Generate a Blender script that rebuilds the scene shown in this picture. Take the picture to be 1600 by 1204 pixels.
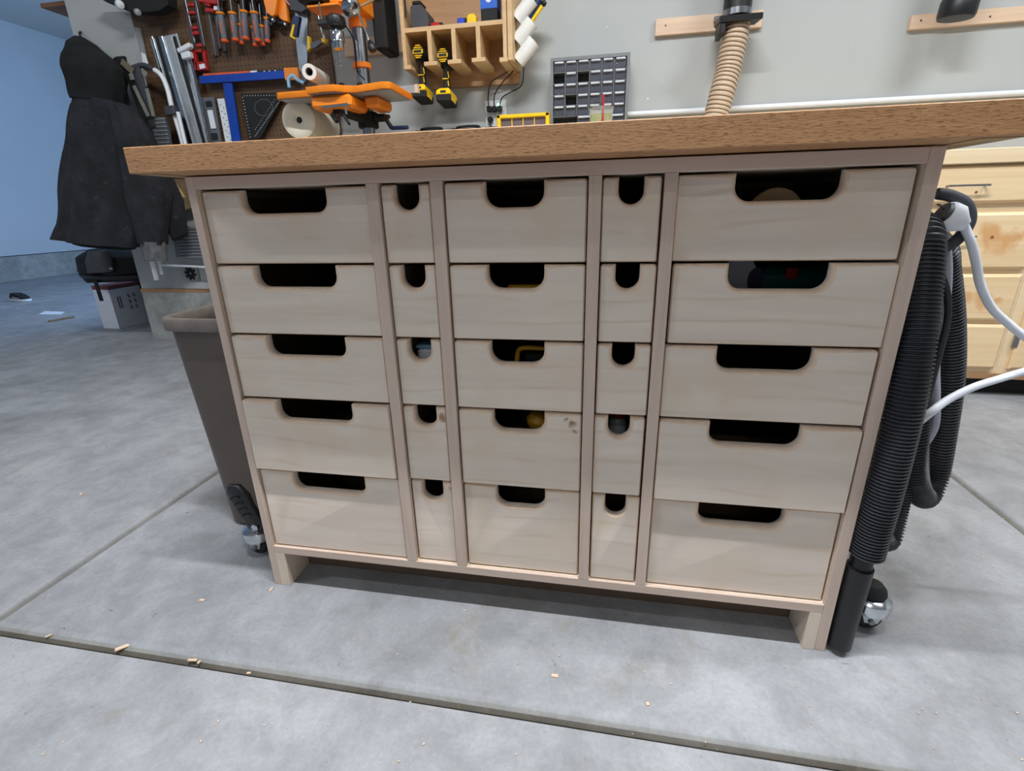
import bpy, bmesh, math, random
from mathutils import Vector, Matrix
random.seed(7)
for o in list(bpy.data.objects): bpy.data.objects.remove(o)
SC = bpy.context.scene
COL = SC.collection
V = Vector
# ---------------------------------------------------------------- camera
FPX = 777.3612
CAM = V((0.71904, -0.80629, 0.79464))
RC = Matrix(((0.98314376, 0.18136636, -0.0231211), (0.03899377, -0.33154547, -0.94263306), (-0.17862762, 0.92584223, -0.33302902)))  # world -> right, down, forward
cd = bpy.data.cameras.new('camera'); cam = bpy.data.objects.new('camera', cd); COL.objects.link(cam)
cd.sensor_width = 36.0; cd.lens = FPX / 1600 * 36.0; cd.clip_start = 0.02; cd.clip_end = 60
right, down, fwd = V(RC[0]), V(RC[1]), V(RC[2])
M = Matrix((right, -down, -fwd)).transposed().to_4x4(); M.translation = CAM
cam.matrix_world = M
SC.camera = cam
# ---------------------------------------------------------------- world, lamps, exposure
SC.view_settings.view_transform = 'Standard'; SC.view_settings.look = 'None'
SC.view_settings.gamma = 1.0; SC.view_settings.use_curve_mapping = False
SC.view_settings.exposure = 0.0
wd = bpy.data.worlds.new('world'); SC.world = wd; wd.use_nodes = True
wd.node_tree.nodes['Background'].inputs[0].default_value = (0.55, 0.65, 0.8, 1)
wd.node_tree.nodes['Background'].inputs[1].default_value = 0.02

def area(name, loc, aim, sx, sy, power, col):
    l = bpy.data.lights.new(name, 'AREA'); l.shape = 'RECTANGLE'; l.size = sx; l.size_y = sy
    l.energy = power; l.color = col
    o = bpy.data.objects.new(name, l); COL.objects.link(o); o.location = loc
    o.rotation_euler = (V(aim) - V(loc)).to_track_quat('-Z', 'Y').to_euler()
    return o
COOL = (0.93, 0.97, 1.0)
area('ceiling_tube_and_fill_light', (0.60, -0.40, 3.36), (0.60, -0.40, 0), 1.5, 0.05, 133, COOL)
area('ceiling_tube_and_fill_light', (-2.9, -1.6, 3.36), (-2.9, -1.6, 0), 1.2, 0.08, 55, COOL)  # added fill lamp, brightens the floor at the left
area('ceiling_tube_and_fill_light', (0.5, -3.8, 3.36), (0.5, -3.8, 0), 2.0, 0.05, 24, COOL)
area('ceiling_tube_and_fill_light', (0.5, -5.2, 3.36), (0.5, -5.2, 0), 2.0, 0.05, 24, COOL)
area('ceiling_tube_and_fill_light', (2.9, 0.3, 3.36), (2.9, 0.3, 0), 1.2, 0.08, 66, COOL)
area('side_bay_daylight', (-2.62, 4.6, 1.7), (-7.6, 5.0, 1.6), 3.0, 1.6, 125, (0.37, 0.60, .97))
area('garage_door_daylight', (-5.4, -6.2, 1.3), (-6.4, 2.0, 0.6), 3.4, 2.3, 28, (0.36, 0.62, 1.0))

# ---------------------------------------------------------------- helpers
def at(px, py, Y):
    """world point seen at that place of the photograph, on the vertical plane y = Y"""
    d = right * ((px - 800) / FPX) + down * ((py - 602) / FPX) + fwd
    return CAM + d * ((Y - CAM.y) / d.y)
def atx(px, py, X):
    d = right * ((px - 800) / FPX) + down * ((py - 602) / FPX) + fwd
    return CAM + d * ((X - CAM.x) / d.x)
def atz(px, py, Z):
    d = right * ((px - 800) / FPX) + down * ((py - 602) / FPX) + fwd
    return CAM + d * ((Z - CAM.z) / d.z)

def s2l(c):
    return tuple(((x / 255) / 12.92 if x / 255 <= 0.04045 else ((x / 255 + 0.055) / 1.055) ** 2.4) for x in c)

class MB:
    def __init__(s): s.v = []; s.f = []; s.m = []; s.mi = 0
    def add(s, vs, fs):
        n = len(s.v); s.v += [V(v) for v in vs]; s.f += [tuple(i + n for i in f) for f in fs]; s.m += [s.mi] * len(fs); return s
    def box(s, a, b, bev=0.0):
        a, b = V(a), V(b); lo = V([min(a[i], b[i]) for i in range(3)]); hi = V([max(a[i], b[i]) for i in range(3)])
        return s.obox((lo + hi) / 2, V((1, 0, 0)), V((0, 1, 0)), V((0, 0, 1)), (hi - lo) / 2, bev)
    def obox(s, c, u, v, w, h, bev=0.0):
        """oriented box; h = half sizes; chamfered edges when bev > 0"""
        c = V(c); hx, hy, hz = h
        if bev <= 0:
            P = [c + u * (x * hx) + v * (y * hy) + w * (z * hz) for z in (-1, 1) for x, y in ((-1, -1), (1, -1), (1, 1), (-1, 1))]
            return s.add(P, [(3, 2, 1, 0), (4, 5, 6, 7), (0, 1, 5, 4), (1, 2, 6, 5), (2, 3, 7, 6), (3, 0, 4, 7)])
        bev = min(bev, hx * .95, hy * .95, hz * .95)
        rings = []
        def ring(ax, ay, z, cx, cy):
            pts = [(-ax, -ay + cy), (-ax + cx, -ay), (ax - cx, -ay), (ax, -ay + cy), (ax, ay - cy), (ax - cx, ay), (-ax + cx, ay), (-ax, ay - cy)]
            return [c + u * p[0] + v * p[1] + w * z for p in pts]
        R = [ring(hx - bev, hy - bev, -hz, 1e-5 + bev * .1, 1e-5 + bev * .1), ring(hx, hy, -hz + bev, bev, bev), ring(hx, hy, hz - bev, bev, bev), ring(hx - bev, hy - bev, hz, 1e-5 + bev * .1, 1e-5 + bev * .1)]
        return s.rings(R)
    def bar(s, p, q, wd, th, up=(0, 0, 1), bev=0.0):
        """rectangular bar from p to q, wd across, th along 'up'"""
        p, q = V(p), V(q); w = (q - p); L = w.length; w.normalize(); u = V(up)
        u = (u - w * u.dot(w)).normalized(); v = w.cross(u)
        return s.obox((p + q) / 2, v, u, w, (wd / 2, th / 2, L / 2), bev)
    def rings(s, R, caps=True, closed=False):
        n = len(R[0]); vs = [p for r in R for p in r]; fs = []
        for k in range(len(R) - 1 + (1 if closed else 0)):
            a = k * n; b = ((k + 1) % len(R)) * n
            for i in range(n): j = (i + 1) % n; fs.append((a + i, a + j, b + j, b + i))
        if caps and not closed: fs.append(tuple(range(n - 1, -1, -1))); fs.append(tuple((len(R) - 1) * n + i for i in range(n)))
        return s.add(vs, fs)
    def tube(s, P, r, n=12, caps=True, closed=False):
        """tube along points; r = radius or list"""
        P = [V(p) for p in P]; N = len(P); rr = r if isinstance(r, (list, tuple)) else [r] * N
        T = []
        for i in range(N):
            a = P[(i - 1) % N] if closed or i > 0 else P[0]; b = P[(i + 1) % N] if closed or i < N - 1 else P[-1]
            T.append((b - a).normalized())
        u = T[0].orthogonal().normalized(); R = []
        for i in range(N):
            u = (u - T[i] * u.dot(T[i])).normalized(); v = T[i].cross(u)
            R.append([P[i] + (u * math.cos(t) + v * math.sin(t)) * rr[i] for t in [2 * math.pi * k / n for k in range(n)]])
        return s.rings(R, caps, closed)
    def lathe(s, o, ax, prof, n=24, caps=True):
        """prof = [(radius, height along ax)]"""
        o = V(o); w = V(ax).normalized(); u = w.orthogonal().normalized(); v = w.cross(u)
        return s.rings([[o + w * h + (u * math.cos(t) + v * math.sin(t)) * max(r, 1e-5) for t in [2 * math.pi * k / n for k in range(n)]] for r, h in prof], caps)
    def prism(s, poly, o, u, v, w, steps):
        """2D polygon (ccw) swept along w; steps = [(inset, height)]"""
        o, u, v, w = V(o), V(u), V(v), V(w); R = []
        for ins, h in steps: R.append([o + u * p[0] + v * p[1] + w * h for p in (inset(poly, ins) if ins else poly)])
        return s.rings(R)
    def build(s, name, mats, parent=None, smooth=35):
        me = bpy.data.meshes.new(name); org = V((0, 0, 0)); q = parent
        while q is not None: org += V(q.location); q = q.parent
        me.from_pydata([tuple(v - org) for v in s.v], [], s.f)
        mats = mats if isinstance(mats, (list, tuple)) else [mats]
        for m in mats: me.materials.append(m)
        for p, mi in zip(me.polygons, s.m): p.material_index = mi
        bm = bmesh.new(); bm.from_mesh(me); bmesh.ops.recalc_face_normals(bm, faces=bm.faces); bm.to_mesh(me); bm.free()
        if smooth:
            for p in me.polygons: p.use_smooth = True
            me.set_sharp_from_angle(angle=math.radians(smooth))
        o = bpy.data.objects.new(name, me); COL.objects.link(o); o.parent = parent
        return o

def inset(poly, d):
    out = []; n = len(poly)
    for i in range(n):
        p0, p1, p2 = poly[i - 1], poly[i], poly[(i + 1) % n]
        a = V((p1[0] - p0[0], p1[1] - p0[1])).normalized(); b = V((p2[0] - p1[0], p2[1] - p1[1])).normalized()
        na, nb = V((-a.y, a.x)), V((-b.y, b.x)); m = na + nb
        k = m.dot(na); m = m / k if abs(k) > .2 else m
        out.append((p1[0] + m.x * d, p1[1] + m.y * d))
    return out
def smoothp(P, sub=8):
    P = [V(p) for p in P]; out = []
    Q = [2 * P[0] - P[1]] + P + [2 * P[-1] - P[-2]]
    for i in range(1, len(Q) - 2):
        a, b, c, d = Q[i - 1:i + 3]
        for k in range(sub):
            t = k / sub; out.append(0.5 * ((2 * b) + (c - a) * t + (2 * a - 5 * b + 4 * c - d) * t * t + (3 * b - a - 3 * c + d) * t ** 3))
    out.append(P[-1]); return out
def resamp(P, step):
    out = [P[0]]; acc = 0
    for a, b in zip(P, P[1:]):
        L = (b - a).length
        while acc + L >= step:
            t = (step - acc) / L; a = a + (b - a) * t; out.append(a); L = (b - a).length; acc = 0
        acc += L
    return out
def thing(name, label, cat, loc=(0, 0, 0), group=None):
    o = bpy.data.objects.new(name, None); COL.objects.link(o); o.location = loc; o.empty_display_size = .05
    return tag(o, label, cat, group)
def tag(o, label=None, cat=None, group=None, kind=None):
    if label: o['label'] = label
    if cat: o['category'] = cat
    if group: o['group'] = group
    if kind: o['kind'] = kind
    return o
def copy_tree(o, parent=None):
    c = o.copy(); COL.objects.link(c)
    if parent: c.parent = parent
    for ch in [x for x in bpy.data.objects if x.parent == o]: copy_tree(ch, c)
    return c
def text_mesh(s, size, ext=.0004):
    cu = bpy.data.curves.new('t', 'FONT'); cu.body = s; cu.size = size; cu.extrude = ext; cu.align_x = 'CENTER'; cu.align_y = 'CENTER'
    o = bpy.data.objects.new('t', cu); me = bpy.data.meshes.new_from_object(o); bpy.data.objects.remove(o)
    return [v.co.copy() for v in me.vertices], [tuple(p.vertices) for p in me.polygons]

# ---------------------------------------------------------------- materials
def newmat(name):
    m = bpy.data.materials.new(name); m.use_nodes = True; nt = m.node_tree
    return m, nt, nt.nodes['Principled BSDF']
def N(nt, t, **k):
    n = nt.nodes.new(t)
    for a, b in k.items(): setattr(n, a, b)
    return n
def coords(nt, scale=(1, 1, 1)):
    tc = N(nt, 'ShaderNodeTexCoord'); mp = N(nt, 'ShaderNodeMapping'); mp.inputs['Scale'].default_value = scale
    nt.links.new(tc.outputs['Object'], mp.inputs[0]); return mp.outputs[0]
def noise(nt, vec, sc, det=4, rough=.55, dist=0):
    n = N(nt, 'ShaderNodeTexNoise'); n.inputs['Scale'].default_value = sc; n.inputs['Detail'].default_value = det
    n.inputs['Roughness'].default_value = rough; n.inputs['Distortion'].default_value = dist
    nt.links.new(vec, n.inputs['Vector']); return n.outputs['Fac']
def ramp(nt, fac, stops):
    r = N(nt, 'ShaderNodeValToRGB'); e = r.color_ramp.elements
    while len(e) < len(stops): e.new(0.5)
    for i, (p, c) in enumerate(stops): e[i].position = p; e[i].color = (*c, 1) if len(c) == 3 else c
    nt.links.new(fac, r.inputs[0]); return r.outputs[0]
def mix(nt, fac, a, b, mode='MIX'):
    m = N(nt, 'ShaderNodeMix', data_type='RGBA', blend_type=mode)
    for i, x in ((0, fac), (6, a), (7, b)):
        if isinstance(x, (int, float)): m.inputs[i].default_value = x
        elif isinstance(x, tuple): m.inputs[i].default_value = (*x, 1)
        else: nt.links.new(x, m.inputs[i])
    return m.outputs[2]
def bump(nt, b, fac, st, dist=.002):
    n = N(nt, 'ShaderNodeBump'); n.inputs['Strength'].default_value = st; n.inputs['Distance'].default_value = dist
    nt.links.new(fac, n.inputs['Height']); nt.links.new(n.outputs[0], b.inputs['Normal'])
W3 = (1, 1, 1); K3 = (0, 0, 0)
def plain(name, rgb, rough=.5, metal=0, var=.12, vs=25, bm=0, alpha=None):
    m, nt, b = newmat(name); c = s2l(rgb); vec = coords(nt); f = noise(nt, vec, vs, 3)
    col = ramp(nt, f, [(.3, tuple(x * (1 - var) for x in c)), (.7, tuple(min(1, x * (1 + var)) for x in c))])
    nt.links.new(col, b.inputs['Base Color']); b.inputs['Roughness'].default_value = rough; b.inputs['Metallic'].default_value = metal
    if bm: bump(nt, b, noise(nt, vec, vs * 6, 3), bm, .001)
    if alpha is not None: b.inputs['Alpha'].default_value = alpha
    return m
def wood(name, light, dark, scale=(2, 30, 30), rough=.55, fleck=None, blot=None, det=5, var=.5, bm=.15, spots=(), y0=0, lines=None):
    m, nt, b = newmat(name); L, D = s2l(light), s2l(dark)
    v = coords(nt, scale); f = noise(nt, v, 1, det, .6, .8)
    col = ramp(nt, f, [(.5 - var / 2, D), (.5 + var / 2, L)])
    if blot:
        v2 = coords(nt, (1, 1, 1)); g = noise(nt, v2, 7, 3, .5, .4)
        col = mix(nt, ramp(nt, g, [(.5, K3), (.75, W3)]), col, s2l(blot))
    hgt = f
    if lines:
        v4 = coords(nt, (1, 1, 1)); wv = N(nt, 'ShaderNodeTexWave'); wv.bands_direction = 'Z'; wv.inputs['Scale'].default_value = 7; wv.inputs['Distortion'].default_value = 9
        wv.inputs['Detail'].default_value = 2; wv.inputs['Detail Scale'].default_value = .55; nt.links.new(coords(nt, (.45, 1, 1)), wv.inputs['Vector'])
        lk = ramp(nt, wv.outputs['Fac'], [(.0, (.55, .55, .55)), (.08, K3)]); lg = ramp(nt, noise(nt, v4, 6, 2), [(.42, K3), (.62, W3)])
        col = mix(nt, mix(nt, 1.0, lk, lg, 'MULTIPLY'), col, s2l(lines))
    if fleck:
        v3 = coords(nt, tuple(x * 6 for x in scale)); h = noise(nt, v3, 1, 3, .6, .3)
        k = ramp(nt, h, [(.54, K3), (.66, W3)]); col = mix(nt, k, col, s2l(fleck)); hgt = h
    for (x, z, r, c) in spots:
        tc = N(nt, 'ShaderNodeTexCoord'); d = N(nt, 'ShaderNodeVectorMath', operation='DISTANCE')
        w = N(nt, 'ShaderNodeTexNoise'); w.inputs['Scale'].default_value = 60 if not y0 else 16; nt.links.new(tc.outputs['Object'], w.inputs['Vector'])
        wa = N(nt, 'ShaderNodeVectorMath', operation='MULTIPLY_ADD'); wa.inputs[1].default_value = (r * 2.4,) * 3
        nt.links.new(w.outputs['Color'], wa.inputs[0]); nt.links.new(tc.outputs['Object'], wa.inputs[2])
        nt.links.new(wa.outputs[0], d.inputs[0]); d.inputs[1].default_value = (x + r * 1.2, r * 1.2 + y0, z + r * 1.2)
        k = ramp(nt, mathn(nt, 'DIVIDE', d.outputs['Value'], r * 1.6), [(.35, W3), (.75, K3)])
        col = mix(nt, k, col, s2l(c))
    nt.links.new(col, b.inputs['Base Color']); b.inputs['Roughness'].default_value = rough
    bump(nt, b, hgt, bm, .001)
    return m
def mathn(nt, op, a, b=None):
    n = N(nt, 'ShaderNodeMath', operation=op)
    for i, x in enumerate((a, b)):
        if x is None: continue
        if isinstance(x, (int, float)): n.inputs[i].default_value = x
        else: nt.links.new(x, n.inputs[i])
    return n.outputs[0]

# concrete
def concrete(name, c1, c2, c3, patchy=.5, rough=.62):
    m, nt, b = newmat(name); v = coords(nt)
    a = noise(nt, v, 1.6, 6, .6, .6); f = noise(nt, v, 9, 8, .7, .3); g = noise(nt, v, 120, 4, .7)
    col = ramp(nt, a, [(.3, s2l(c1)), (.5, s2l(c2)), (.72, s2l(c3))])
    k = ramp(nt, f, [(.38, (.74,) * 3), (.6, (1.08,) * 3)]); col = mix(nt, .75, col, k, 'MULTIPLY')
    k = ramp(nt, g, [(.3, (.86,) * 3), (.65, (1.05,) * 3)]); col = mix(nt, .8, col, k, 'MULTIPLY')
    d = noise(nt, v, 3.1, 5, .65, 1.4); k = ramp(nt, d, [(.60, K3), (.74, (.6, .6, .6))]); col = mix(nt, k, col, s2l((132, 122, 106)))
    e = noise(nt, v, 45, 2, .5, 1.0); k = ramp(nt, e, [(.73, K3), (.78, (.6, .6, .6))]); col = mix(nt, k, col, s2l((70, 66, 60)))
    nt.links.new(col, b.inputs['Base Color']); b.inputs['Roughness'].default_value = rough
    h = mathn(nt, 'ADD', mathn(nt, 'MULTIPLY', g, .35), f); bump(nt, b, h, .28, .0022)
    return m
CONC = concrete('concrete_floor', (132, 133, 136), (150, 151, 154), (163, 164, 167))
CONCJ = concrete('concrete_joint_edge', (122, 120, 116), (140, 139, 136), (152, 151, 149))
CONCD = concrete('concrete_crack', (64, 58, 50), (90, 84, 75), (112, 106, 98))
STEM = concrete('concrete_stem_wall', (140, 140, 138), (158, 158, 154), (172, 171, 166))
DIRT = plain('joint_dirt', (74, 66, 56), .95, var=.4, vs=60)
WALL = plain('painted_wall', (176, 178, 176), .75, var=.03, vs=1.5, bm=.08)
WALLB = plain('painted_side_wall', (190, 196, 202), .8, var=.03, vs=1.5, bm=.05)
CEIL = plain('painted_ceiling', (196, 197, 196), .85, var=.02, vs=1)
STAINS = ((.668, .436, .009, (150, 118, 84)), (.677, .420, .006, (128, 96, 66)), (.657, .443, .005, (120, 90, 62)), (.432, .435, .010, (160, 124, 92)), (.431, .278, .009, (160, 120, 92)), (.645, .292, .010, (168, 142, 102)),
          (.335 - .01, .695, .004, (70, 48, 34)), (.3815, .690, .004, (110, 80, 55)), (.386, .678, .0035, (96, 66, 48)), (.742, .676, .0045, (105, 72, 56)))
BIRCH = wood('birch_ply', (233, 217, 202), (218, 201, 186), (2.2, 9, 26), .5, blot=(222, 202, 178), lines=(208, 184, 160), var=.45, bm=.05, spots=STAINS)
BIRCHV = wood('birch_ply_upright_grain', (232, 215, 196), (214, 195, 176), (12, 9, 3), .5, blot=(200, 182, 158), var=.5, bm=.05)
WORNE = wood('worn_ply_edge', (232, 208, 184), (212, 184, 158), (30, 30, 60), .6, var=.6)
PLYEDGE = wood('ply_edge', (196, 166, 128), (150, 118, 88), (6, 6, 260), .6, var=.3)
MAPLE = wood('maple_edging', (218, 196, 180), (200, 176, 160), (60, 20, 3), .5, var=.5, bm=.06)
MAPLEH = wood('maple_edging_across', (216, 194, 178), (198, 174, 158), (3, 20, 60), .5, var=.5, bm=.06)
OAK = wood('oak_top', (196, 148, 102), (168, 120, 80), (18, 80, 100), .5, fleck=(134, 94, 62), var=.7, bm=.5)
OAKU = wood('oak_underside', (190, 158, 112), (150, 118, 76), (6, 14, 14), .6, blot=(120, 88, 52))
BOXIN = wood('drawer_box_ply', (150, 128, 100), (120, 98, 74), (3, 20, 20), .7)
PK = [(2.16 - 2.025, .655, .05, (218, 166, 112)), (2.22 - 2.025, .64, .045, (218, 166, 112)), (2.165 - 2.025, .65, .007, (140, 84, 50)), (2.13 - 2.025, .42, .03, (220, 172, 120)), (2.19 - 2.025, .415, .035, (220, 172, 120)), (2.25 - 2.025, .41, .02, (220, 172, 120)), (2.07 - 2.025, .815, .006, (130, 70, 44))]
PINE = wood('pine', (242, 215, 174), (228, 194, 148), (1.4, 5, 30), .45, var=.5, det=3, spots=PK, y0=-.32)
PINEL = wood('pine_light', (242, 220, 184), (228, 200, 158), (1.6, 5, 22), .45, var=.5)
PINED = wood('pine_dark_rail', (176, 136, 96), (150, 110, 76), (2, 10, 20), .55)
KNOT = wood('pine_knot', (150, 84, 50), (120, 62, 38), (20, 20, 20), .5)
SPRUCE = wood('spruce_strip', (226, 198, 172), (210, 178, 150), (2, 30, 30), .6)
RACKP = wood('birch_rack_ply', (218, 186, 140), (196, 160, 114), (3, 14, 20), .6, det=4)
RACKI = wood('rack_inner_ply', (190, 150, 110), (164, 124, 88), (3, 14, 20), .6, det=4)
BLACK = plain('black_plastic', (24, 24, 26), .42)
BLACKM = plain('matt_black', (20, 20, 20), .75)
RUB = plain('black_rubber', (34, 35, 38), .5)
HOSEM = plain('black_hose', (44, 45, 50), .45)
GREYR = plain('grey_foam_rubber', (60, 62, 68), .7)
WHITEP = plain('white_plastic', (226, 228, 232), .35, var=.03)
CORDW = plain('pale_grey_cord', (226, 228, 236), .4, var=.04)
CHROME = plain('chrome', (205, 210, 215), .12, 1, var=.05)
STEEL = plain('steel', (150, 152, 156), .28, 1, var=.1)
ALU = plain('aluminium', (172, 176, 180), .4, .45, var=.06)
DGREY = plain('dark_grey_plastic', (62, 63, 68), .5)
GREY = plain('grey_plastic', (150, 152, 154), .45)
MGREY = plain('mid_grey_plastic', (96, 99, 106), .5)
ORANGE = plain('orange_paint', (246, 138, 26), .35, var=.05)
ORANGED = plain('orange_grip', (226, 92, 44), .5)
RED = plain('red_plastic', (170, 26, 24), .4)
BLUE = plain('blue_anodised', (18, 66, 165), .35, .2)
BLUEB = plain('blue_box', (24, 92, 190), .5)
NAVY = plain('navy_plastic', (28, 42, 82), .45)
YEL = plain('yellow_plastic', (246, 200, 20), .4, var=.05)
YELD = plain('shaded_yellow', (190, 140, 20), .5)  # yellow darkened in its colour for the shade inside the drawers
TEAL = plain('teal_wrapper', (24, 92, 88), .4)
BIN = plain('brown_bin_plastic', (88, 77, 70), .45, var=.14, vs=8, bm=.12)
BINR = plain('scuffed_bin_rim', (100, 92, 86), .5, var=.2, vs=30)
CLOTH = plain('black_cotton', (17, 18, 20), .95, var=.5, vs=9, bm=.3)
DUSTY, nt, b = newmat('dusty_black_cotton'); vv = coords(nt)
dc = ramp(nt, noise(nt, vv, 9, 5, .65), [(.35, s2l((20, 19, 21))), (.65, s2l((36, 36, 43)))])
dc = mix(nt, ramp(nt, noise(nt, vv, 22, 5, .7, .8), [(.60, K3), (.80, (.5, .5, .5))]), dc, s2l((96, 94, 98)))
dc = mix(nt, ramp(nt, noise(nt, vv, 70, 3, .6), [(.72, K3), (.78, (.7, .7, .7))]), dc, s2l((150, 146, 140)))
nt.links.new(dc, b.inputs['Base Color']); b.inputs['Roughness'].default_value = .95; bump(nt, b, noise(nt, vv, 30, 5, .7), .6, .004)
TAN = plain('tan_leather', (138, 118, 90), .7, var=.2)
PAPER = plain('white_paper', (236, 234, 228), .8, var=.03)
KRAFT = plain('cream_paper', (222, 214, 194), .8, var=.05)
CARDW = plain('white_cardboard', (226, 226, 234), .75, var=.03)
CARDR = plain('red_brown_card', (122, 70, 66), .8)
INK = plain('dark_ink', (70, 72, 84), .8)
PVC = plain('white_pvc', (228, 228, 224), .35, var=.02)
CLEARP = plain('milky_clear_plastic', (206, 212, 214), .2, var=.05, alpha=.28)
LIME = plain('lime_beads', (180, 205, 60), .5, var=.4, vs=160)
CANBL = plain('pale_blue_plastic', (140, 190, 220), .4)
HOSEK, ntk, bk = newmat('ribbed_cream_hose'); bk.inputs['Base Color'].default_value = (*s2l((196, 172, 146)), 1); bk.inputs['Roughness'].default_value = .28
# brown pegboard with its grid of small holes
PEG, nt, b = newmat('brown_pegboard'); tc = N(nt, 'ShaderNodeTexCoord'); sx = N(nt, 'ShaderNodeSeparateXYZ'); nt.links.new(tc.outputs['Object'], sx.inputs[0])
def cell(o): return mathn(nt, 'SUBTRACT', mathn(nt, 'FRACT', mathn(nt, 'MULTIPLY', o, 39.37)), .5)
cx, cz = cell(sx.outputs['X']), cell(sx.outputs['Z'])
dd = mathn(nt, 'SQRT', mathn(nt, 'ADD', mathn(nt, 'MULTIPLY', cx, cx), mathn(nt, 'MULTIPLY', cz, cz)))
hole = ramp(nt, dd, [(.12, W3), (.16, K3)]); bc = ramp(nt, noise(nt, coords(nt), 6, 4), [(.3, s2l((84, 60, 40))), (.7, s2l((104, 76, 50)))])
nt.links.new(mix(nt, hole, bc, s2l((26, 19, 14))), b.inputs['Base Color']); b.inputs['Roughness'].default_value = .65
LED, nt, b = newmat('green_led'); b.inputs['Emission Color'].default_value = (.35, 1, .75, 1); b.inputs['Emission Strength'].default_value = 4; b.inputs['Base Color'].default_value = (.3, .9, .7, 1)

# ================================================================ THE SETTING
XL, XR, YF, YB, YBB, ZC, XE = -7.65, 4.6, -6.6, 2.1, 6.85, 3.43, -2.40
def struct(name, mb, m, parent=None, smooth=None):
    o = mb.build(name, m, parent, smooth)
    if parent is None: o['kind'] = 'structure'
    return o
fl = struct('floor', MB().box((XL - .2, YF - .2, -.08), (XR + .2, YBB + .2, -.022)), DIRT)
def slab(x0, x1, y0, y1, ex=.015, ef=.008, eb=.024, dp=.015):
    g = .0035; mb = MB(); R = []
    def rect(ix, iyf, iyb, z): return [V((x0 + g + ix, y0 + g + iyf, z)), V((x1 - g - ix, y0 + g + iyf, z)), V((x1 - g - ix, y1 - g - iyb, z)), V((x0 + g + ix, y1 - g - iyb, z))]
    R.append(rect(0, 0, 0, -.0219)); R.append(rect(0, 0, 0, -dp - .001))
    for k in range(1, 6):
        t = k / 5; R.append(rect(ex * t, eb * t, ef * t, -dp * (1 - t) ** 1.9))
    mb.rings(R, caps=False)
    mb.m = [2] * 5 + [1] * 7 + [0] * (len(mb.m) - 12); a = R[-1]; mb.mi = 0; mb.add(a, [(0, 1, 2, 3)])
    return mb.build('slab', [CONC, CONCJ, CONCD], fl, 25)
xs = [XL - .1, -7.45, -5.14, -2.838, -.527, 1.783, XR + .1]; ys = [YF - .1, -2.5, -.216, 3.9, YBB + .1]
for i in range(len(xs) - 1):
    for j in range(len(ys) - 1): slab(xs[i], xs[i + 1], ys[j], ys[j + 1], ef=(.008 if j == 1 else .014), eb=(.029 if j == 2 else .014))
struct('ceiling', MB().box((XL - .2, YF - .2, ZC), (XR + .2, YBB + .2, ZC + .12)), CEIL)
STZ = .345
struct('wall_back', MB().box((XE, YB, STZ), (XR + .1, YB + .15, ZC)), WALL)
struct('trim_1', MB().box((XE - .002, YB - .012, STZ - .022), (XR, YB + .15, STZ)), PINED)
sw = MB(); 
stem = struct('trim_2', sw.box((XE, YB - .01, 0), (XR, YB + .15, STZ - .022)), STEM)
struct('wall_return', MB().box((XE, YB + .15, 0), (XE + .12, YBB, ZC)), WALL)
struct('wall_left', MB().box((XL - .12, YF, .34), (XL, YBB, ZC)), WALLB)
struct('trim_3', MB().box((XL - .12, YF, 0), (XL + .03, YBB, .33)), STEM)
struct('wall_far', MB().box((XL, YBB, 0), (XE + .12, YBB + .1, ZC)), WALL)
struct('wall_right', MB().box((XR, YF, 0), (XR + .1, YB, ZC)), WALL)
struct('wall_front', MB().box((XL, YF - .1, 0), (XR, YF, ZC)), WALL)
sp_ = MB(); random.seed(4)
for (x_, y_) in ((907, 12), (910, 72), (948, 42), (1036, 125), (1330, 72), (1170, 65), (1012, 154), (905, 92)):
    sp_.lathe(at(x_, y_, YB), (0, -1, 0), [(random.uniform(.002, .005), -.0002), (.0015, .0012)], 7)
so_ = sp_.build('filler_spot', PVC, [o for o in bpy.data.objects if o.name == 'wall_back'][0], None); so_['kind'] = 'stuff'
peg = MB().box((at(205, 20, 2.09).x, 2.085, 1.0), (-.785, 2.0995, 2.3)).build('pegboard', PEG, None, None)
tag(peg, 'brown pegboard covering the wall left of the drill press', 'pegboard')

# ================================================================ THE DRAWER CABINET
W, H, T = 1.149, .860, .0162
cab = thing('drawer_cabinet', 'wide pale plywood cabinet with five columns of handle-less drawers under the oak top', 'cabinet', (0, 0, 0))
DEP = .52
def edged(name, x0, x1, z0, z1, m=BIRCHV, e=MAPLE, y0=0):
    o = MB().box((x0, y0 + .006, z0), (x1, DEP, z1)).build(name, m, cab, None)
    MB().box((x0, y0, z0), (x1, y0 + .0062, z1), .0008).build('edging', e, o, None)
    return o
edged('side_panel', 0, T, 0, H); edged('side_panel', 1.1305, W, 0, H)
for x0, x1 in ((.3305, .3512), (.4391, .4592), (.6873, .7068), (.7967, .8152)): edged('divider', x0, x1, .1054, .8399)
edged('top_rail', T + .0001, 1.1304, .840, H, e=MAPLEH)
edged('bottom_panel', T + .0001, 1.1304, .087, .1053, e=MAPLEH)
MB().box((.0399, .077, .0005), (1.1095, .094, .0868)).build('toe_board', plain('shade_dark_board', (96, 76, 60), .7), cab, None)  # brown board, its colour darkened further for the shade under the cabinet
MB().box((T, DEP - .012, .087), (1.1305, DEP, H)).build('back_panel', BIRCHV, cab, None)
for x0, x1 in ((T + .0001, .0398), (1.1096, 1.1304)):
    MB().box((x0, 0, 0), (x1, .0765, .0869), .0008).build('leg_block', BIRCHV, cab, None)
    MB().box((x0, DEP - .0765, 0), (x1, DEP, .0869), .0008).build('leg_block', BIRCHV, cab, None)
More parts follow.
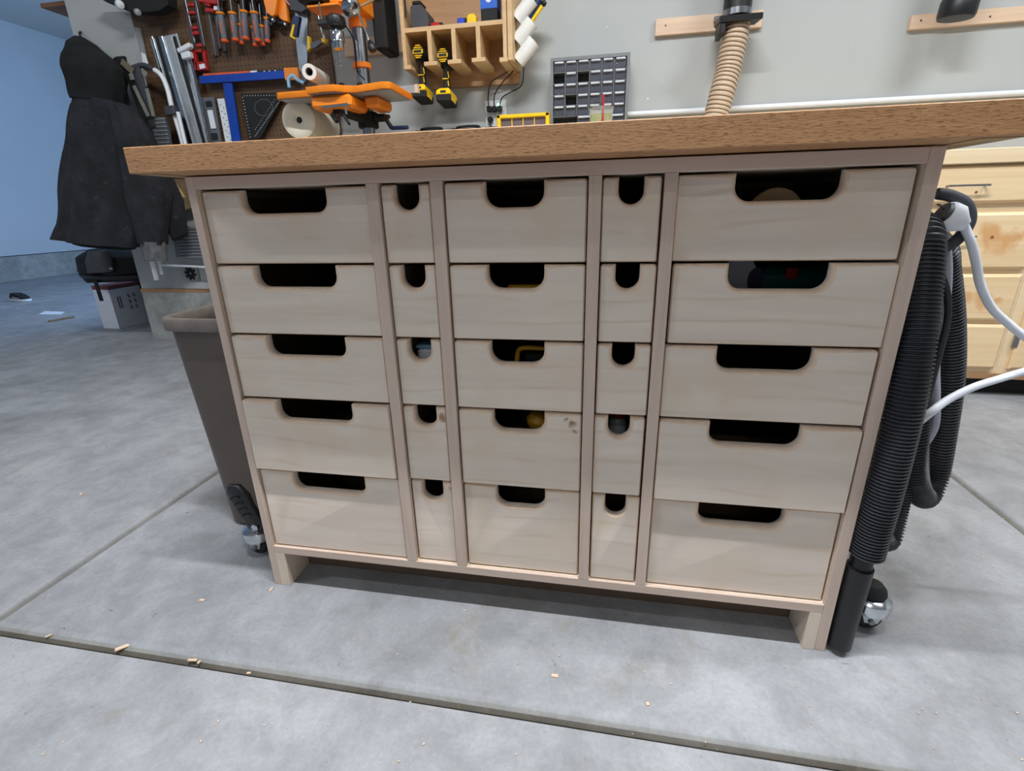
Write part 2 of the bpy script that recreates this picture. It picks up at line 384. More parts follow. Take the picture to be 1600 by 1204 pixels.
def front_poly(x0, x1, z0, z1, n0, n1, dn, r):
    P = []
    def arc(cx, cz, rr, a0, a1, k=6):
        for i in range(k + 1):
            a = math.radians(a0 + (a1 - a0) * i / k); P.append((cx + rr * math.cos(a), cz + rr * math.sin(a)))
    c = .003
    arc(x0 + c, z0 + c, c, 180, 270, 3); arc(x1 - c, z0 + c, c, 270, 360, 3); arc(x1 - .005, z1 - .005, .005, 0, 90, 3)
    P.append((n1, z1)); arc(n1 - r, z1 - dn + r, r, 0, -90, 7); arc(n0 + r, z1 - dn + r, r, -90, -180, 7); P.append((n0, z1))
    arc(x0 + .005, z1 - .005, .005, 90, 180, 3)
    return P
ZR = [(.7135, .8365), (.5850, .7100), (.4567, .5815), (.2990, .4530), (.1065, .2950)]
COLS = [(.0162, .3305, .0945, .2520, .020), (.3512, .4391, .3760, .4168, .0195), (.4592, .6873, .5265, .6195, .023), (.7068, .7967, .7325, .7698, .0185), (.8152, 1.1305, .8985, 1.0400, .021)]
REC = [[.009, .007, .005, -.003, .006], [.005, .005, .005, .005, .009], [.004, .004, .004, .004, .009], [.005, .005, .004, .004, .006], [.011, .006, .004, -.002, .009]]
DX = {(4, 0): -.0015, (4, 1): .002, (4, 2): -.001, (3, 0): -.001, (3, 3): -.0012, (0, 3): -.0005}
for ci, (a, b_, n0, n1, r) in enumerate(COLS):
    for ri, (z0, z1) in enumerate(ZR):
        d = REC[ci][ri]; dx = DX.get((ci, ri), 0); x0, x1 = a + .0018 + dx, b_ - .0018 + dx
        dn = .0385 if ri < 4 else .043
        P = front_poly(x0, x1, z0, z1, n0 + dx, n1 + dx, dn, r)
        mk_ = [(n0 + dx - .0005 <= p[0] <= n1 + dx + .0005) and p[1] > z1 - dn - .001 for p in P]; dr = MB(); RG = []
        for io, ih, h_ in ((.0026, .0060, 0), (.0016, .0032, .0007), (.0006, .0011, .0026), (0, 0, .0056), (0, 0, .0160), (.001, .001, .018)):
            A_, B_ = inset(P, io), inset(P, ih); RG.append([V((b[0] if m_ else a[0], d + h_, b[1] if m_ else a[1])) for a, b, m_ in zip(A_, B_, mk_)])
        dr.rings(RG)
        dr.m = [1 if len(P) * 0 <= k < 3 * len(P) else 0 for k in range(len(dr.m))]; dr = dr.build('drawer', [BIRCH, WORNE], cab, 28)
        zt = z1 - dn - .004; y0, y1 = d + .0181, .47; t = .009; bx = MB()
        bx.box((x0 + .002, y0, z0 + .004), (x1 - .002, y1, z0 + .010))
        bx.box((x0 + .002, y0, z0 + .010), (x0 + .002 + t, y1, z1 - .008)); bx.box((x1 - .002 - t, y0, z0 + .010), (x1 - .002, y1, z1 - .008))
        bx.box((x0 + .002 + t, y1 - t, z0 + .010), (x1 - .002 - t, y1, z1 - .008))
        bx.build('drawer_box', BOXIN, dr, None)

tt = thing('worktop', 'thick oak worktop overhanging the drawer cabinet', 'worktop', (0, 0, H))
mb = MB(); mb.box((-.0335, -.0735, H + .0022), (1.199, .62, .9003), .0012); mb.build('oak_slab', OAK, tt, None)
us = MB().box((-.030, -.060, H + .0012), (-.0005, .60, H + .0020)); us.box((W + .0005, -.060, H + .0012), (1.196, .60, H + .0020)); us.build('underside', OAKU, tt, None)

# ---- what lies in the drawers
d = MB().lathe((.975, .20, .765), (0.1, -.25, 1), [(.05, 0), (.055, .004), (.055, .026), (.05, .03)], 40).build('wooden_disc', PLYEDGE)
for v in d.data.vertices: pass
def tilt_disc():
    mb = MB(); c = V((.978, .10, .7755)); mb.lathe(c, (0, 1, .15), [(.012, -.004), (.040, -.005), (.0425, -.003), (.0425, .003), (.04, .005), (.012, .004)], 40); return mb
bpy.data.objects.remove(d)
tag(tilt_disc().build('wooden_disc', RACKP), 'pale round wooden disc peeking from the top right drawer', 'disc')
t_ = thing('wipes_packet', 'teal and white soft packet with a blue oval in the second right drawer', 'packet', (.96, .12, .60))
mb = MB(); mb.box((.86, .13, .6), (1.10, .23, .690), .012); mb.build('wrapper', TEAL, t_)
mb = MB(); P = [(.05 * math.cos(a), .05 * math.sin(a)) for a in [2 * math.pi * k / 24 for k in range(24)]]
mb.prism([(p[0] * .6, p[1] * .9) for p in P], (.945, .1295, .668), (1, 0, 0), (0, 0, 1), (0, -1, 0), [(0, 0), (0, .0012)]); mb.build('white_patch', CARDW, t_)
mb = MB(); mb.prism([(p[0] * .26, p[1] * .42) for p in P], (.972, .1285, .670), (1, 0, 0), (0, 0, 1), (0, -1, 0), [(0, 0), (0, .0012)]); mb.build('oval_badge', NAVY, t_)
mb = MB().box((1.02, .1285, .672), (1.038, .1299, .690)); mb.build('red_label', RED, t_)
def in_drawer(name, label, cat, parts):
    o = thing(name, label, cat, parts[0][1].v[0]); 
    for n, m_, mt in parts: m_.build(n, mt, o)
    return o
m1 = MB().bar((.548, .055, .655), (.617, .090, .652), .030, .030, bev=.006); m2 = MB().bar((.552, .10, .655), (.62, .13, .66), .02, .03, bev=.004)
in_drawer('tape_measure', 'yellow and black tool in the second centre drawer', 'tool', [('yellow_shell', m1, YELD), ('black_grip', m2, BLACK)])
m1 = MB().tube(smoothp([(.562, .06, .53), (.566, .06, .552), (.58, .06, .557), (.617, .065, .555)], 5), .0045, 8); m2 = MB().bar((.575, .075, .53), (.62, .08, .53), .03, .03, bev=.004)
in_drawer('nail_puller', 'black tool with a yellow hooped edge in the third centre drawer', 'tool', [('yellow_edge', m1, YELD), ('black_body', m2, BLACK)])
m1 = MB().lathe((.60, .075, .408), (.2, 0, 1), [(.012, -.02), (.022, -.008), (.024, .002), (.017, .014), (.006, .018)], 20); m2 = MB().bar((.56, .11, .405), (.62, .11, .41), .03, .03, bev=.004)
in_drawer('chalk_reel', 'rounded yellow tool in the fourth centre drawer', 'tool', [('yellow_body', m1, YELD), ('black_grip', m2, BLACK)])
m1 = MB().box((.372, .05, .49), (.418, .12, .553), .006); m2 = MB().box((.371, .049, .553), (.419, .121, .560), .002)
in_drawer('clear_tub', 'pale blue-white plastic tub in the third narrow left drawer', 'tub', [('tub', m1, WHITEP), ('lid', m2, CANBL)])
m1 = MB().lathe((.75, .09, .36), (0, 0, 1), [(.017, 0), (.018, .005), (.018, .045), (.014, .055), (.012, .058)], 16); m2 = MB().lathe((.75, .09, .419), (0, 0, 1), [(.0125, 0), (.0125, .01), (.008, .012)], 16)
in_drawer('glue_bottle', 'small grey bottle in the fourth narrow right drawer', 'bottle', [('bottle_body', m1, GREY), ('cap', m2, RED)])

# ================================================================ MOBILE BASE CASTERS AND BIN
def caster(x, y, sgn, label, pedal):
    t = thing('caster', label, 'caster', (x, y, 0))
    wh = MB().lathe((x, y - .016, .024), (0, 1, 0), [(.006, 0), (.020, 0), (.0235, .003), (.024, .008), (.024, .024), (.0235, .029), (.020, .032), (.006, .032)], 28); wh.build('wheel', BLACK, t)
    fk = MB()
    for s_ in (-1, 1):
        P = [(-.012, 0), (.012, 0), (.022, .03), (.020, .045), (-.020, .045), (-.022, .03)]
        fk.prism(P, (x, y + s_ * .021 - .002, .020), (1, 0, 0), (0, 0, 1), (0, 1, 0), [(.001, 0), (0, .001), (0, .003), (.001, .004)])
    fk.lathe((x, y, .056), (0, 0, 1), [(.030, -.016), (.037, -.012), (.038, .0), (.036, .010), (.026, .017), (.018, .018)], 28)
    fk.build('fork', CHROME, t)
    MB().lathe((x, y, .0245), (0, 1, 0), [(.005, -.027), (.005, .027)], 12).build('axle', STEEL, t)
    if not pedal: MB().lathe((x, y, .070), (0, 0, 1), [(.024, .004), (.026, .008), (.024, .018), (.016, .028), (.001, .032)], 24).build('dust_cap', BLACKM, t)
    xi = -.0005 if sgn < 0 else W + .0005
    pl = MB().box((x - .03 if not pedal else x + .03, y - .034, .0742), (xi, y + .034, .080), .001); 
    pl.box((xi, y - .034, .0742), (xi + sgn * .004, y + .034, .13)); pl.build('mount_plate', BLACKM, t)
    if pedal:
        a = MB(); p = [V((x + .028, y - .012, .062)), V((x + .014, y - .014, .095)), V((x - .005, y - .014, .13)), V((x - .016, y - .012, .158)), V((x - .028, y - .012, .176)), V((x - .043, y - .014, .181))]
        ws = [.034, .040, .046, .050, .044, .026]
        th = [.016, .018, .018, .020, .018, .010]; R = []
        for i, q in enumerate(p):
            tg = (p[min(i + 1, 5)] - p[max(i - 1, 0)]).normalized(); nn = V((0, 1, 0)); u = tg.cross(nn).normalized()
            R.append([q + u * (ws[i] / 2 * cx_) + nn * (th[i] / 2 * cy_) for cx_, cy_ in ((-1, -.6), (-.8, -1), (.8, -1), (1, -.6), (1, .6), (.8, 1), (-.8, 1), (-1, .6))])
        a.rings(R); pd = a.build('pedal', BLACK, t, 50)
        g = MB()
        for k in range(4):
            q = V((x - .002 - .007 * k, y - .0245 - .0005 * (k == 3), .118 + .015 * k)); g.bar(q + V((-.012, 0, -.004)), q + V((.012, 0, .004)), .0045, .004)
        g.build('tread_rib', RUB, pd)
        MB().lathe((x + .018, y - .030, .088), (0, 1, 0), [(.004, -.002), (.0085, 0), (.0085, .008), (.005, .012)], 16).build('pivot_bolt', CHROME, t)
        MB().lathe((x + .07, y - .036, .045), (0, 1, 0), [(.003, -.002), (.0055, 0), (.0055, .008)], 12).build('axle_bolt', CHROME, t)
        MB().bar((x + .022, y - .012, .095), (x + .022, y - .012, .035), .034, .010, (0, 1, 0), .003).build('arm', BLACKM, t)
        MB().bar((x + .04, y, .075), (-.0005, y, .075), .05, .05, (0, 1, 0), .003).build('bracket', BLACKM, t)
    return t
caster(-.108, .105, -1, 'black foot-pedal caster with chrome fork beside the brown bin', True)
caster(1.250, .085, 1, 'chrome and black caster behind the vacuum nozzle', False)
# waste bin
t = thing('waste_bin', 'tall brown plastic waste bin standing against the left of the cabinet', 'bin', (-.16, .38, 0))
def rrect(x0, x1, y0, y1, r, z, k=5):
    P = []
    for cx_, cy_, a0 in ((x1 - r, y0 + r, -90), (x1 - r, y1 - r, 0), (x0 + r, y1 - r, 90), (x0 + r, y0 + r, 180)):
        for i in range(k + 1):
            a = math.radians(a0 + 90 * i / k); P.append(V((cx_ + r * math.cos(a), cy_ + r * math.sin(a), z)))
    return P
bo = MB(); bo.rings([rrect(-.262, -.075, .205, .545, .03, 0), rrect(-.276, -.062, .190, .560, .04, .008), rrect(-.298, -.030, .165, .585, .045, .55), rrect(-.292, -.036, .171, .579, .040, .55), rrect(-.270, -.068, .196, .554, .035, .012)]); bo.build('body', BIN, t, 40)
ri = MB(); RR = [rrect(-.299, -.029, .164, .586, .045, .548), rrect(-.309, -.019, .154, .596, .05, .548), rrect(-.311, -.017, .152, .598, .05, .570), rrect(-.308, -.020, .155, .595, .05, .577), rrect(-.296, -.032, .167, .583, .043, .577), rrect(-.291, -.037, .172, .578, .040, .570), rrect(-.292, -.036, .171, .579, .040, .548)]
ri.rings(RR, closed=True); ri.build('rim', BINR, t, 50)
t2 = MB(); t2.bar((-.12, .50, .545), (-.06, .46, .545), .03, .002); t2.bar((-.13, .47, .53), (-.07, .50, .54), .04, .002)
tag(t2.build('scrap_paper', PAPER), 'scrap of white paper lying inside the brown bin', 'paper')

# ================================================================ VACUUM HOSE, HOOK, CORDS
t = thing('vacuum_hose', 'black ribbed vacuum hose hanging in loops on the right side of the cabinet', 'hose', (1.18, .03, 0))
def ribbed(P, r, pitch, dp, n=22):
    Q = resamp(smoothp(P, 10), pitch / 4); rr = []
    for i in range(len(Q)): rr.append(r if i % 4 in (0, 1) else r - dp)
    return MB().tube(Q, rr, n)
X1 = 1.1785
p1 = [atx(1354, 864, X1), atx(1366, 820, X1), atx(1379, 775, X1), atx(1398, 700, X1), atx(1416, 620, X1), atx(1429, 540, X1), atx(1438, 460, X1 + .002), atx(1443, 400, X1 + .004), V((1.184, .072, .742)), V((1.188, .100, .752)), V((1.190, .130, .738))]
ribbed(p1, .0272, .0062, .0040).build('hose_run', HOSEM, t, 60)
Yh = .16
p2 = [V((1.190, .130, .738)), V((1.205, .150, .745)), at(1468, 385, .16), at(1476, 425, .17), at(1484, 500, .18), at(1484, 590, .185), at(1472, 680, .185), at(1460, 745, .18), at(1444, 776, .16), at(1430, 752, .13), at(1427, 700, .115), at(1430, 640, .11), at(1436, 560, .10), at(1442, 470, .10)]
ribbed(p2, .0225, .0060, .0036).build('hose_run', HOSEM, t, 60)
p3 = [at(1436, 560, .13), at(1426, 660, .13), at(1412, 740, .13), at(1400, 800, .12), at(1389, 842, .10), at(1376, 836, .085), at(1374, 790, .085), at(1384, 720, .09)]
ribbed(p3, .0190, .0058, .0032).build('hose_run', HOSEM, t, 60)
nz = MB(); nz.tube([atx(1352, 852, X1), atx(1343, 888, X1 - .003)], .0180, 24); nz.build('neck', BLACK, t)
a0, a1 = atx(1344, 884, X1 - .004), V((1.1735, .012, .013)); ax = (a1 - a0).normalized(); u = V((1, 0, 0)); u = (u - ax * u.dot(ax)).normalized(); v = ax.cross(u); R = []
for k, (s_, w1, w2) in enumerate([(0, .0210, .0210), (.03, .0212, .0212), (.99, .0212, .024), (1, .019, .022)]):
    c = a0 + (a1 - a0) * s_; cut = (V((0, 0, 1)) * 0)
    R.append([c + u * (w1 * math.cos(q)) + v * (w2 * math.sin(q)) for q in [2 * math.pi * i / 24 for i in range(24)]])
nb = MB(); nb.rings(R); nb.build('nozzle', BLACK, t, 40)
t = thing('utility_hook', 'black rubber-coated hook at the top of the cabinet side', 'hook', (W, .1, .715))
hp = smoothp([V((1.150, .1, .716)), V((1.19, .1, .713)), V((1.222, .1, .719)), V((1.246, .1, .735)), V((1.256, .1, .762)), V((1.246, .1, .786)), V((1.225, .1, .798)), V((1.203, .1, .803))], 6)
MB().tube(hp, [.0085] * (len(hp) - 1) + [.0078], 16).build('hook_arm', GREYR, t)
MB().lathe((1.150, .1, .716), (1, 0, 0), [(.014, 0), (.014, .004), (.008, .006)], 16).build('base', CHROME, t)
# extension cord with white plug head
t = thing('extension_cord', 'thick white extension cord with white plug hanging over the black hook', 'cord', (1.23, .09, .75))
Yc = .085
pc = [at(1505, 350, Yc), at(1517, 378, Yc), at(1525, 410, Yc + .005), at(1532, 445, Yc + .01), at(1549, 480, Yc + .015), at(1575, 505, Yc + .02), at(1604, 528, Yc + .02), at(1640, 552, Yc + .02), at(1635, 570, Yc + .02), at(1600, 580, Yc + .02), at(1560, 592, Yc + .01), at(1520, 605, Yc), at(1480, 625, Yc - .01), at(1452, 646, Yc - .02), at(1430, 664, Yc + .02)]
MB().tube(smoothp(pc, 8), .0062, 12).build('cable', CORDW, t)
c0, c1 = at(1474, 334, Yc), at(1506, 352, Yc); ax = (c1 - c0).normalized(); nn = V((0, 1, 0)); u = ax.cross(nn).normalized(); R = []
for s_, wd_, th in ((0, .016, .014), (.06, .020, .017), (.45, .021, .018), (.75, .014, .013), (1, .009, .009)):
    c = c0 + (c1 - c0) * s_; R.append([c + u * (wd_ * math.copysign(abs(math.cos(q)) ** .6, math.cos(q))) + nn * (th * math.copysign(abs(math.sin(q)) ** .6, math.sin(q))) for q in [2 * math.pi * i / 20 for i in range(20)]])
MB().rings(R).build('plug_head', WHITEP, t, 45)
MB().lathe(c0 - ax * .004, ax, [(.0155, 0), (.018, .005)], 20).build('socket_face', DGREY, t)
pr = MB()
for dz in (-.007, .007): pr.bar(c0 + u * dz - ax * .003, c0 + u * dz - ax * .016, .006, .002)
pr.build('prong', STEEL, t)
g_ = [at(1466, 392, .13), at(1473, 378, .125), at(1479, 392, .125), at(1480, 440, .12), at(1474, 500, .12), at(1462, 560, .11), at(1462, 620, .11), at(1460, 665, .12), at(1440, 700, .13)]
o = MB().tube(smoothp(g_, 8), .0068, 12).build('hanging_cable', plain('grey_cord', (176, 174, 186), .4)); tag(o, 'grey power cord looped between the two hose runs', 'cord')
g_ = [at(1464, 420, .10), at(1471, 430, .095), at(1480, 460, .09), at(1480, 500, .09), at(1468, 550, .085), at(1455, 600, .08), at(1446, 640, .085)]
o = MB().tube(smoothp(g_, 8), .0052, 12).build('hanging_cable', RUB); tag(o, 'thin black cord hanging beside the grey cord', 'cord')
t = thing('hose_adapter', 'small black cylinder with a red end hanging behind the hose', 'adapter', at(1450, 640, .1))
q0, q1 = at(1446, 606, .085), at(1449, 650, .09); MB().tube([q0, q1], .010, 16).build('barrel', DGREY, t); MB().tube([q0 + V((0, -.002, .006)), q0], .0085, 16).build('red_cap', RED, t)
o = MB().tube([V((1.1495, .012, .472)), V((1.158, .004, .474)), V((1.164, .0, .476))], .002, 8).build('wall_screw', WHITEP); tag(o, 'small white peg sticking out of the cabinet side by the hose', 'peg')

# ================================================================ PINE CABINETS
def pine_unit(name, label, x0, x1, kind):
    t = thing(name, label, 'cabinet', ((x0 + x1) / 2, 1.8, 0))
    MB().box((x0, 1.50, .105), (x1, 2.085, .914)).build('carcass', PINEL, t, None)
    MB().box((x0, 1.56, 0), (x1, 2.085, .105)).build('toe_kick', BLACKM, t, None)
    MB().box((x0, 1.49, .082), (x1, 1.52, .1048)).build('bottom_rail', PINED, t, None)
    if kind == 'drawers':
        for (z0, z1) in ((.776, .908), (.532, .742), (.330, .512), (.128, .312)):
            P = [(x0 + .03, z0), (x1 - .015, z0), (x1 - .015, z1), (x0 + .03, z1)]
            dr = MB().prism(P, (0, 1.4995, 0), (1, 0, 0), (0, 0, 1), (0, -1, 0), [(0, 0), (0, .010), (.010, .019)]).build('drawer', PINE, t, None)
            xc = (x0 + x1) / 2 + .005; zc = (z0 + z1) / 2 + .0; zc = z1 - .068 if z1 > .9 else zc + .02
            hd = MB().tube(smoothp([V((xc - .062, 1.481, zc)), V((xc - .062, 1.458, zc)), V((xc - .056, 1.452, zc)), V((xc + .056, 1.452, zc)), V((xc + .062, 1.458, zc)), V((xc + .062, 1.481, zc))], 4), .0038, 10).build('handle', STEEL, dr)
    elif kind == 'door':
        P = [(x0 + .035, .128), (x1 - .02, .128), (x1 - .02, .908), (x0 + .035, .908)]
        dr = MB().prism(P, (0, 1.4995, 0), (1, 0, 0), (0, 0, 1), (0, -1, 0), [(0, 0), (0, .010), (.010, .019)]).build('door', PINE, t, None)
        for z in (.245, .80):
            MB().box((x0 + .026, 1.484, z - .028), (x0 + .045, 1.4994, z + .028), .003).build('hinge', STEEL, dr)
    return t
pine_unit('base_cabinet', 'pine cabinet with a stack of four drawers behind the hose', 1.725, 2.325, 'drawers')
pine_unit('base_cabinet', 'pine cabinet with a hinged door at the right edge', 2.326, 2.95, 'door')
pine_unit('base_cabinet', 'pine base cabinets hidden behind the drawer cabinet', -.95, 1.724, 'plain')
o = MB().box((-.97, 1.47, .9143), (2.99, 2.088, .966), .003).build('pine_countertop', PINEL); tag(o, 'long pine countertop running along the grey back wall', 'countertop')
# ================================================================ BACK WALL: wood strips, ducts, conduit
def wallbox(px0, py0, px1, py1, Y, th): pass
a = at(1025, 30, 2.08); b = at(1025, 56, 2.08); c = at(1193, 16, 2.08)
t = MB(); t.box((a.x, 2.078, b.z), (c.x, 2.0995, a.z), .001); o = t.build('wood_strip', SPRUCE, None, None); tag(o, 'short pale wood strip behind the cream dust hose', 'wood strip')
a = at(1425, 24, 2.08); b = at(1425, 46, 2.08)
t = MB(); t.box((a.x, 2.078, b.z), (3.3, 2.0995, a.z), .001); o = t.build('wood_strip', SPRUCE, None, None); tag(o, 'long pale wood strip behind the capped black pipe at the right', 'wood strip')
for i_, pts_ in enumerate((((1040, 40), (1180, 33)), ((1439, 32), (1547, 26)))):
    st_ = [x for x in bpy.data.objects if x.name.startswith('wood_strip')][i_]
    for p_ in pts_: MB().lathe(at(*p_, 2.0785), (0, -1, 0), [(.004, -.001), (.004, .0012), (.002, .0014)], 10).build('screw', DGREY, st_)
o = MB().tube([V((.19, 2.0865, 1.236)), V((2.4, 2.0865, 1.232)), V((4.5, 2.0865, 1.228))], .0125, 14).build('conduit', WHITEP); tag(o, 'white conduit running along the grey wall above the worktop', 'conduit')
t = thing('dust_hose', 'cream ribbed dust collection hose coming down from a black pipe', 'hose', (1.2, 1.95, 1.0))
hp = [at(1151, 38, 1.97), at(1149, 55, 1.965), at(1144, 78, 1.96), at(1137, 112, 1.95), at(1129, 142, 1.93), at(1119, 180, 1.92), at(1108, 225, 1.90), at(1100, 262, 1.89)]
Q = resamp(smoothp(hp, 10), .0046); hm = MB().tube(Q, [(.0555, .056, .0545, .0515)[i % 4] for i in range(len(Q))], 28)
hm.m = [1 if (k // 28) % 4 == 2 else 0 for k in range(len(hm.m))]; hm.build('ribbed_tube', [HOSEK, plain('hose_groove', (128, 104, 82), .4)], t, 40)
pb, pt = at(1151, 22, 1.975), at(1156, -80, 1.985); pt = V((pb.x, 1.975, 2.3))
MB().tube([pb, pt], .059, 32).build('black_pipe', BLACK, t)
MB().tube([pb + V((0, 0, -.012)), pb + V((0, 0, .012))], .0615, 32).build('hose_clamp', STEEL, t)
g = at(1152, 33, 1.97); gt = MB(); gt.obox(g + V((.0, -.01, 0)), V((1, 0, 0)), V((0, 1, .12)).normalized(), V((0, -.12, 1)).normalized(), (.088, .07, .012), .003); gt.obox(g + V((-.07, -.01, -.03)), V((1, 0, 0)), V((0, 1, 0)), V((0, 0, 1)), (.012, .06, .03), .003)
gt.build('blast_gate', BLACK, t)
MB().obox(at(1122, 30, 2.065), V((1, 0, 0)), V((0, 1, 0)), V((0, 0, 1)), (.018, .012, .010), .002).build('bracket', STEEL, t)
e = at(1494, 24, 1.95); t = thing('capped_pipe', 'black duct pipe with a closed end above the long wood strip', 'pipe', e)
MB().lathe(e, (.05, -.04, 1), [(.050, -.012), (.062, -.012), (.066, 0), (.066, .05), (.063, .055), (.063, .8)], 32).build('pipe', BLACK, t)
MB().lathe(e, (.05, -.04, 1), [(.0, -.014), (.056, -.013), (.060, -.012)], 32).build('end_cap', DGREY, t)

# ================================================================ PARTS ORGANISER
x0, x1, zt = .412, .788, 1.475
t = thing('parts_organiser', 'grey wall organiser with rows of small clear drawers', 'organiser', (.6, 2.09, .97))
zb = .968
fr = MB(); fr.box((x0, 1.96, zb), (x0 + .014, 2.070, zt)); fr.box((x1 - .014, 1.96, zb), (x1, 2.070, zt)); fr.box((x0 + .014, 1.96, zt - .014), (x1 - .014, 2.070, zt)); fr.box((x0, 1.96, zb), (x1, 2.070, zb + .014)); fr.box((x0, 2.066, zb), (x1, 2.070, zt))
pw = (x1 - x0 - .028) / 6; ph = .0475
for i in range(1, 6): fr.box((x0 + .014 + pw * i - .0015, 1.965, zt - .016 - 5 * ph), (x0 + .014 + pw * i + .0015, 2.066, zt - .014))
for j in range(1, 9): fr.box((x0 + .012, 1.965, zt - .014 - ph * j - .0015), (x1 - .012, 2.066, zt - .014 - ph * j + .0015))
fr.build('frame', plain('organiser_grey', (118, 120, 122), .45), t, None)
CL = plain('clear_drawer', (92, 94, 104), .15, var=.1, alpha=.62); SCR = plain('zinc_screws', (225, 228, 232), .35, .2, var=.5, vs=300)
missing = {(1, 0), (1, 2), (3, 1)}; full = {(0, 4): .8, (0, 5): .9, (3, 0): .6, (3, 3): .7, (4, 0): .9, (4, 1): .3, (4, 3): .4, (4, 4): .6, (4, 5): .3, (2, 0): .3, (0, 3): .3, (2, 4): .5, (3, 4): .7, (3, 5): .5}
for r in range(8):
    n = 6 if r < 5 else 3; w_ = pw * 6 / n
    for c in range(n):
        if (r, c) in missing or (r, c) == (5, 0): continue
        ax0 = x0 + .014 + w_ * c + .003; ax1 = ax0 + w_ - .006; az1 = zt - .014 - ph * r - .005; az0 = az1 - ph + .009
        dd_ = MB(); dd_.box((ax0, 1.968, az0), (ax1, 1.971, az1)); dd_.box((ax0, 1.97, az0), (ax1, 2.06, az0 + .002)); dd_.box((ax0, 1.97, az0), (ax0 + .002, 2.06, az1 - .003)); dd_.box((ax1 - .002, 1.97, az0), (ax1, 2.06, az1 - .003))
        do = dd_.build('drawer', CL, t, None)
        MB().box((ax0 + .004, 1.955, az1 - .006), (ax1 - .004, 1.970, az1 + .001), .002).build('pull', plain('pale_pull', (214, 220, 230), .3) if 'pale_pull' not in bpy.data.materials else bpy.data.materials['pale_pull'], do, None)
        if (r, c) in full:
            h = full[(r, c)] * (ph - .016); sc = MB()
            for k in range(14):
                p = V((random.uniform(ax0 + .006, ax1 - .006), random.uniform(1.974, 1.99), az0 + .004 + random.uniform(0, h))); dv = V((random.uniform(-1, 1), random.uniform(-.5, .5), random.uniform(-1, 1))).normalized() * .008
                sc.bar(p - dv, p + dv, .004, .004)
            so = sc.build('screws', SCR, do, None); so['kind'] = 'stuff'

# tub of lime beads on the worktop
c = V((.692, .50, .9006)); t = thing('plastic_tub', 'clear plastic tub of lime green bits with a red stick on the worktop', 'tub', c)
MB().lathe(c, (0, 0, 1), [(.021, 0), (.023, .002), (.0275, .105), (.0285, .107), (.0285, .109), (.0265, .109), (.0262, .105), (.022, .004), (.0, .003)], 28, caps=False).build('tub', CLEARP, t)
MB().lathe(c + V((0, 0, .004)), (0, 0, 1), [(.0, 0), (.021, 0), (.0252, .091), (.0, .092)], 24, caps=False).build('beads', LIME, t)
MB().bar(c + V((.004, -.026, .07)), c + V((.004, -.022, .132)), .005, .003).build('red_stick', RED, t)

# yellow case, black cases, outlet and its cords
t = thing('yellow_case', 'yellow-framed compartment case standing under the wall outlet', 'case', (.286, 1.9, .966))
a = at(778, 181, 1.9); b = at(859, 181, 1.9)
fr = MB(); X0, X1, ZT, ZB = a.x, b.x, 1.232, .9665
fr.box((X0, 1.87, ZT - .016), (X1, 1.93, ZT), .003); fr.box((X0, 1.87, ZB), (X1, 1.93, ZB + .016), .003); fr.box((X0, 1.87, ZB), (X0 + .018, 1.93, ZT), .003); fr.box((X1 - .018, 1.87, ZB), (X1, 1.93, ZT), .003)
fr.build('frame', YEL, t, None)
dv = MB()
for i in range(1, 4): xx = X0 + .018 + (X1 - X0 - .036) * i / 4; dv.box((xx - .002, 1.880, ZB + .016), (xx + .002, 1.9, ZT - .016))
dv.build('divider', YEL, t, None)
MB().box((X0 + .018, 1.885, ZB + .016), (X1 - .018, 1.92, ZT - .016)).build('window', plain('smoky_clear', (110, 96, 100), .2), t, None)
for (u0, u1, lab) in ((650, 699, 'left one of two black tool cases behind the worktop'), (706, 757, 'right one of two black tool cases behind the worktop')):
    a = at(u0, 203, 1.92); b = at(u1, 203, 1.92); t = thing('tool_case', lab, 'case', ((a.x + b.x) / 2, 1.92, .966), 'black tool cases')
    MB().box((a.x, 1.87, .9665), (b.x, 1.98, 1.185), .012).build('case_body', BLACK, t)
    MB().tube(smoothp([V((a.x + .03, 1.92, 1.18)), V((a.x + .035, 1.92, 1.196)), V((b.x - .035, 1.92, 1.196)), V((b.x - .03, 1.92, 1.18))], 4), .006, 8).build('handle', BLACKM, t)
t = thing('wall_outlet', 'white double outlet plate with cords plugged in on the grey wall', 'outlet', (.108, 2.1, 1.27))
MB().box((.052, 2.091, 1.213), (.165, 2.0997, 1.338), .003).build('cover_plate', WHITEP, t, None)
for xx in (.080, .137):
    for zz in (1.246, 1.305): MB().box((xx - .017, 2.089, zz - .017), (xx + .017, 2.0912, zz + .017), .001).build('socket', PVC, t, None)
sl = MB()
for xx in (.137,):
    for dx_ in (-.007, .007): sl.box((xx + dx_ - .0015, 2.0885, 1.246 - .008), (xx + dx_ + .0015, 2.0892, 1.246 + .006))
sl.build('slot', BLACKM, t, None)
MB().lathe((.125, 2.086, 1.315), (0, -1, 0), [(.006, 0), (.006, .004), (.003, .006)], 12).build('night_light', LED, t)
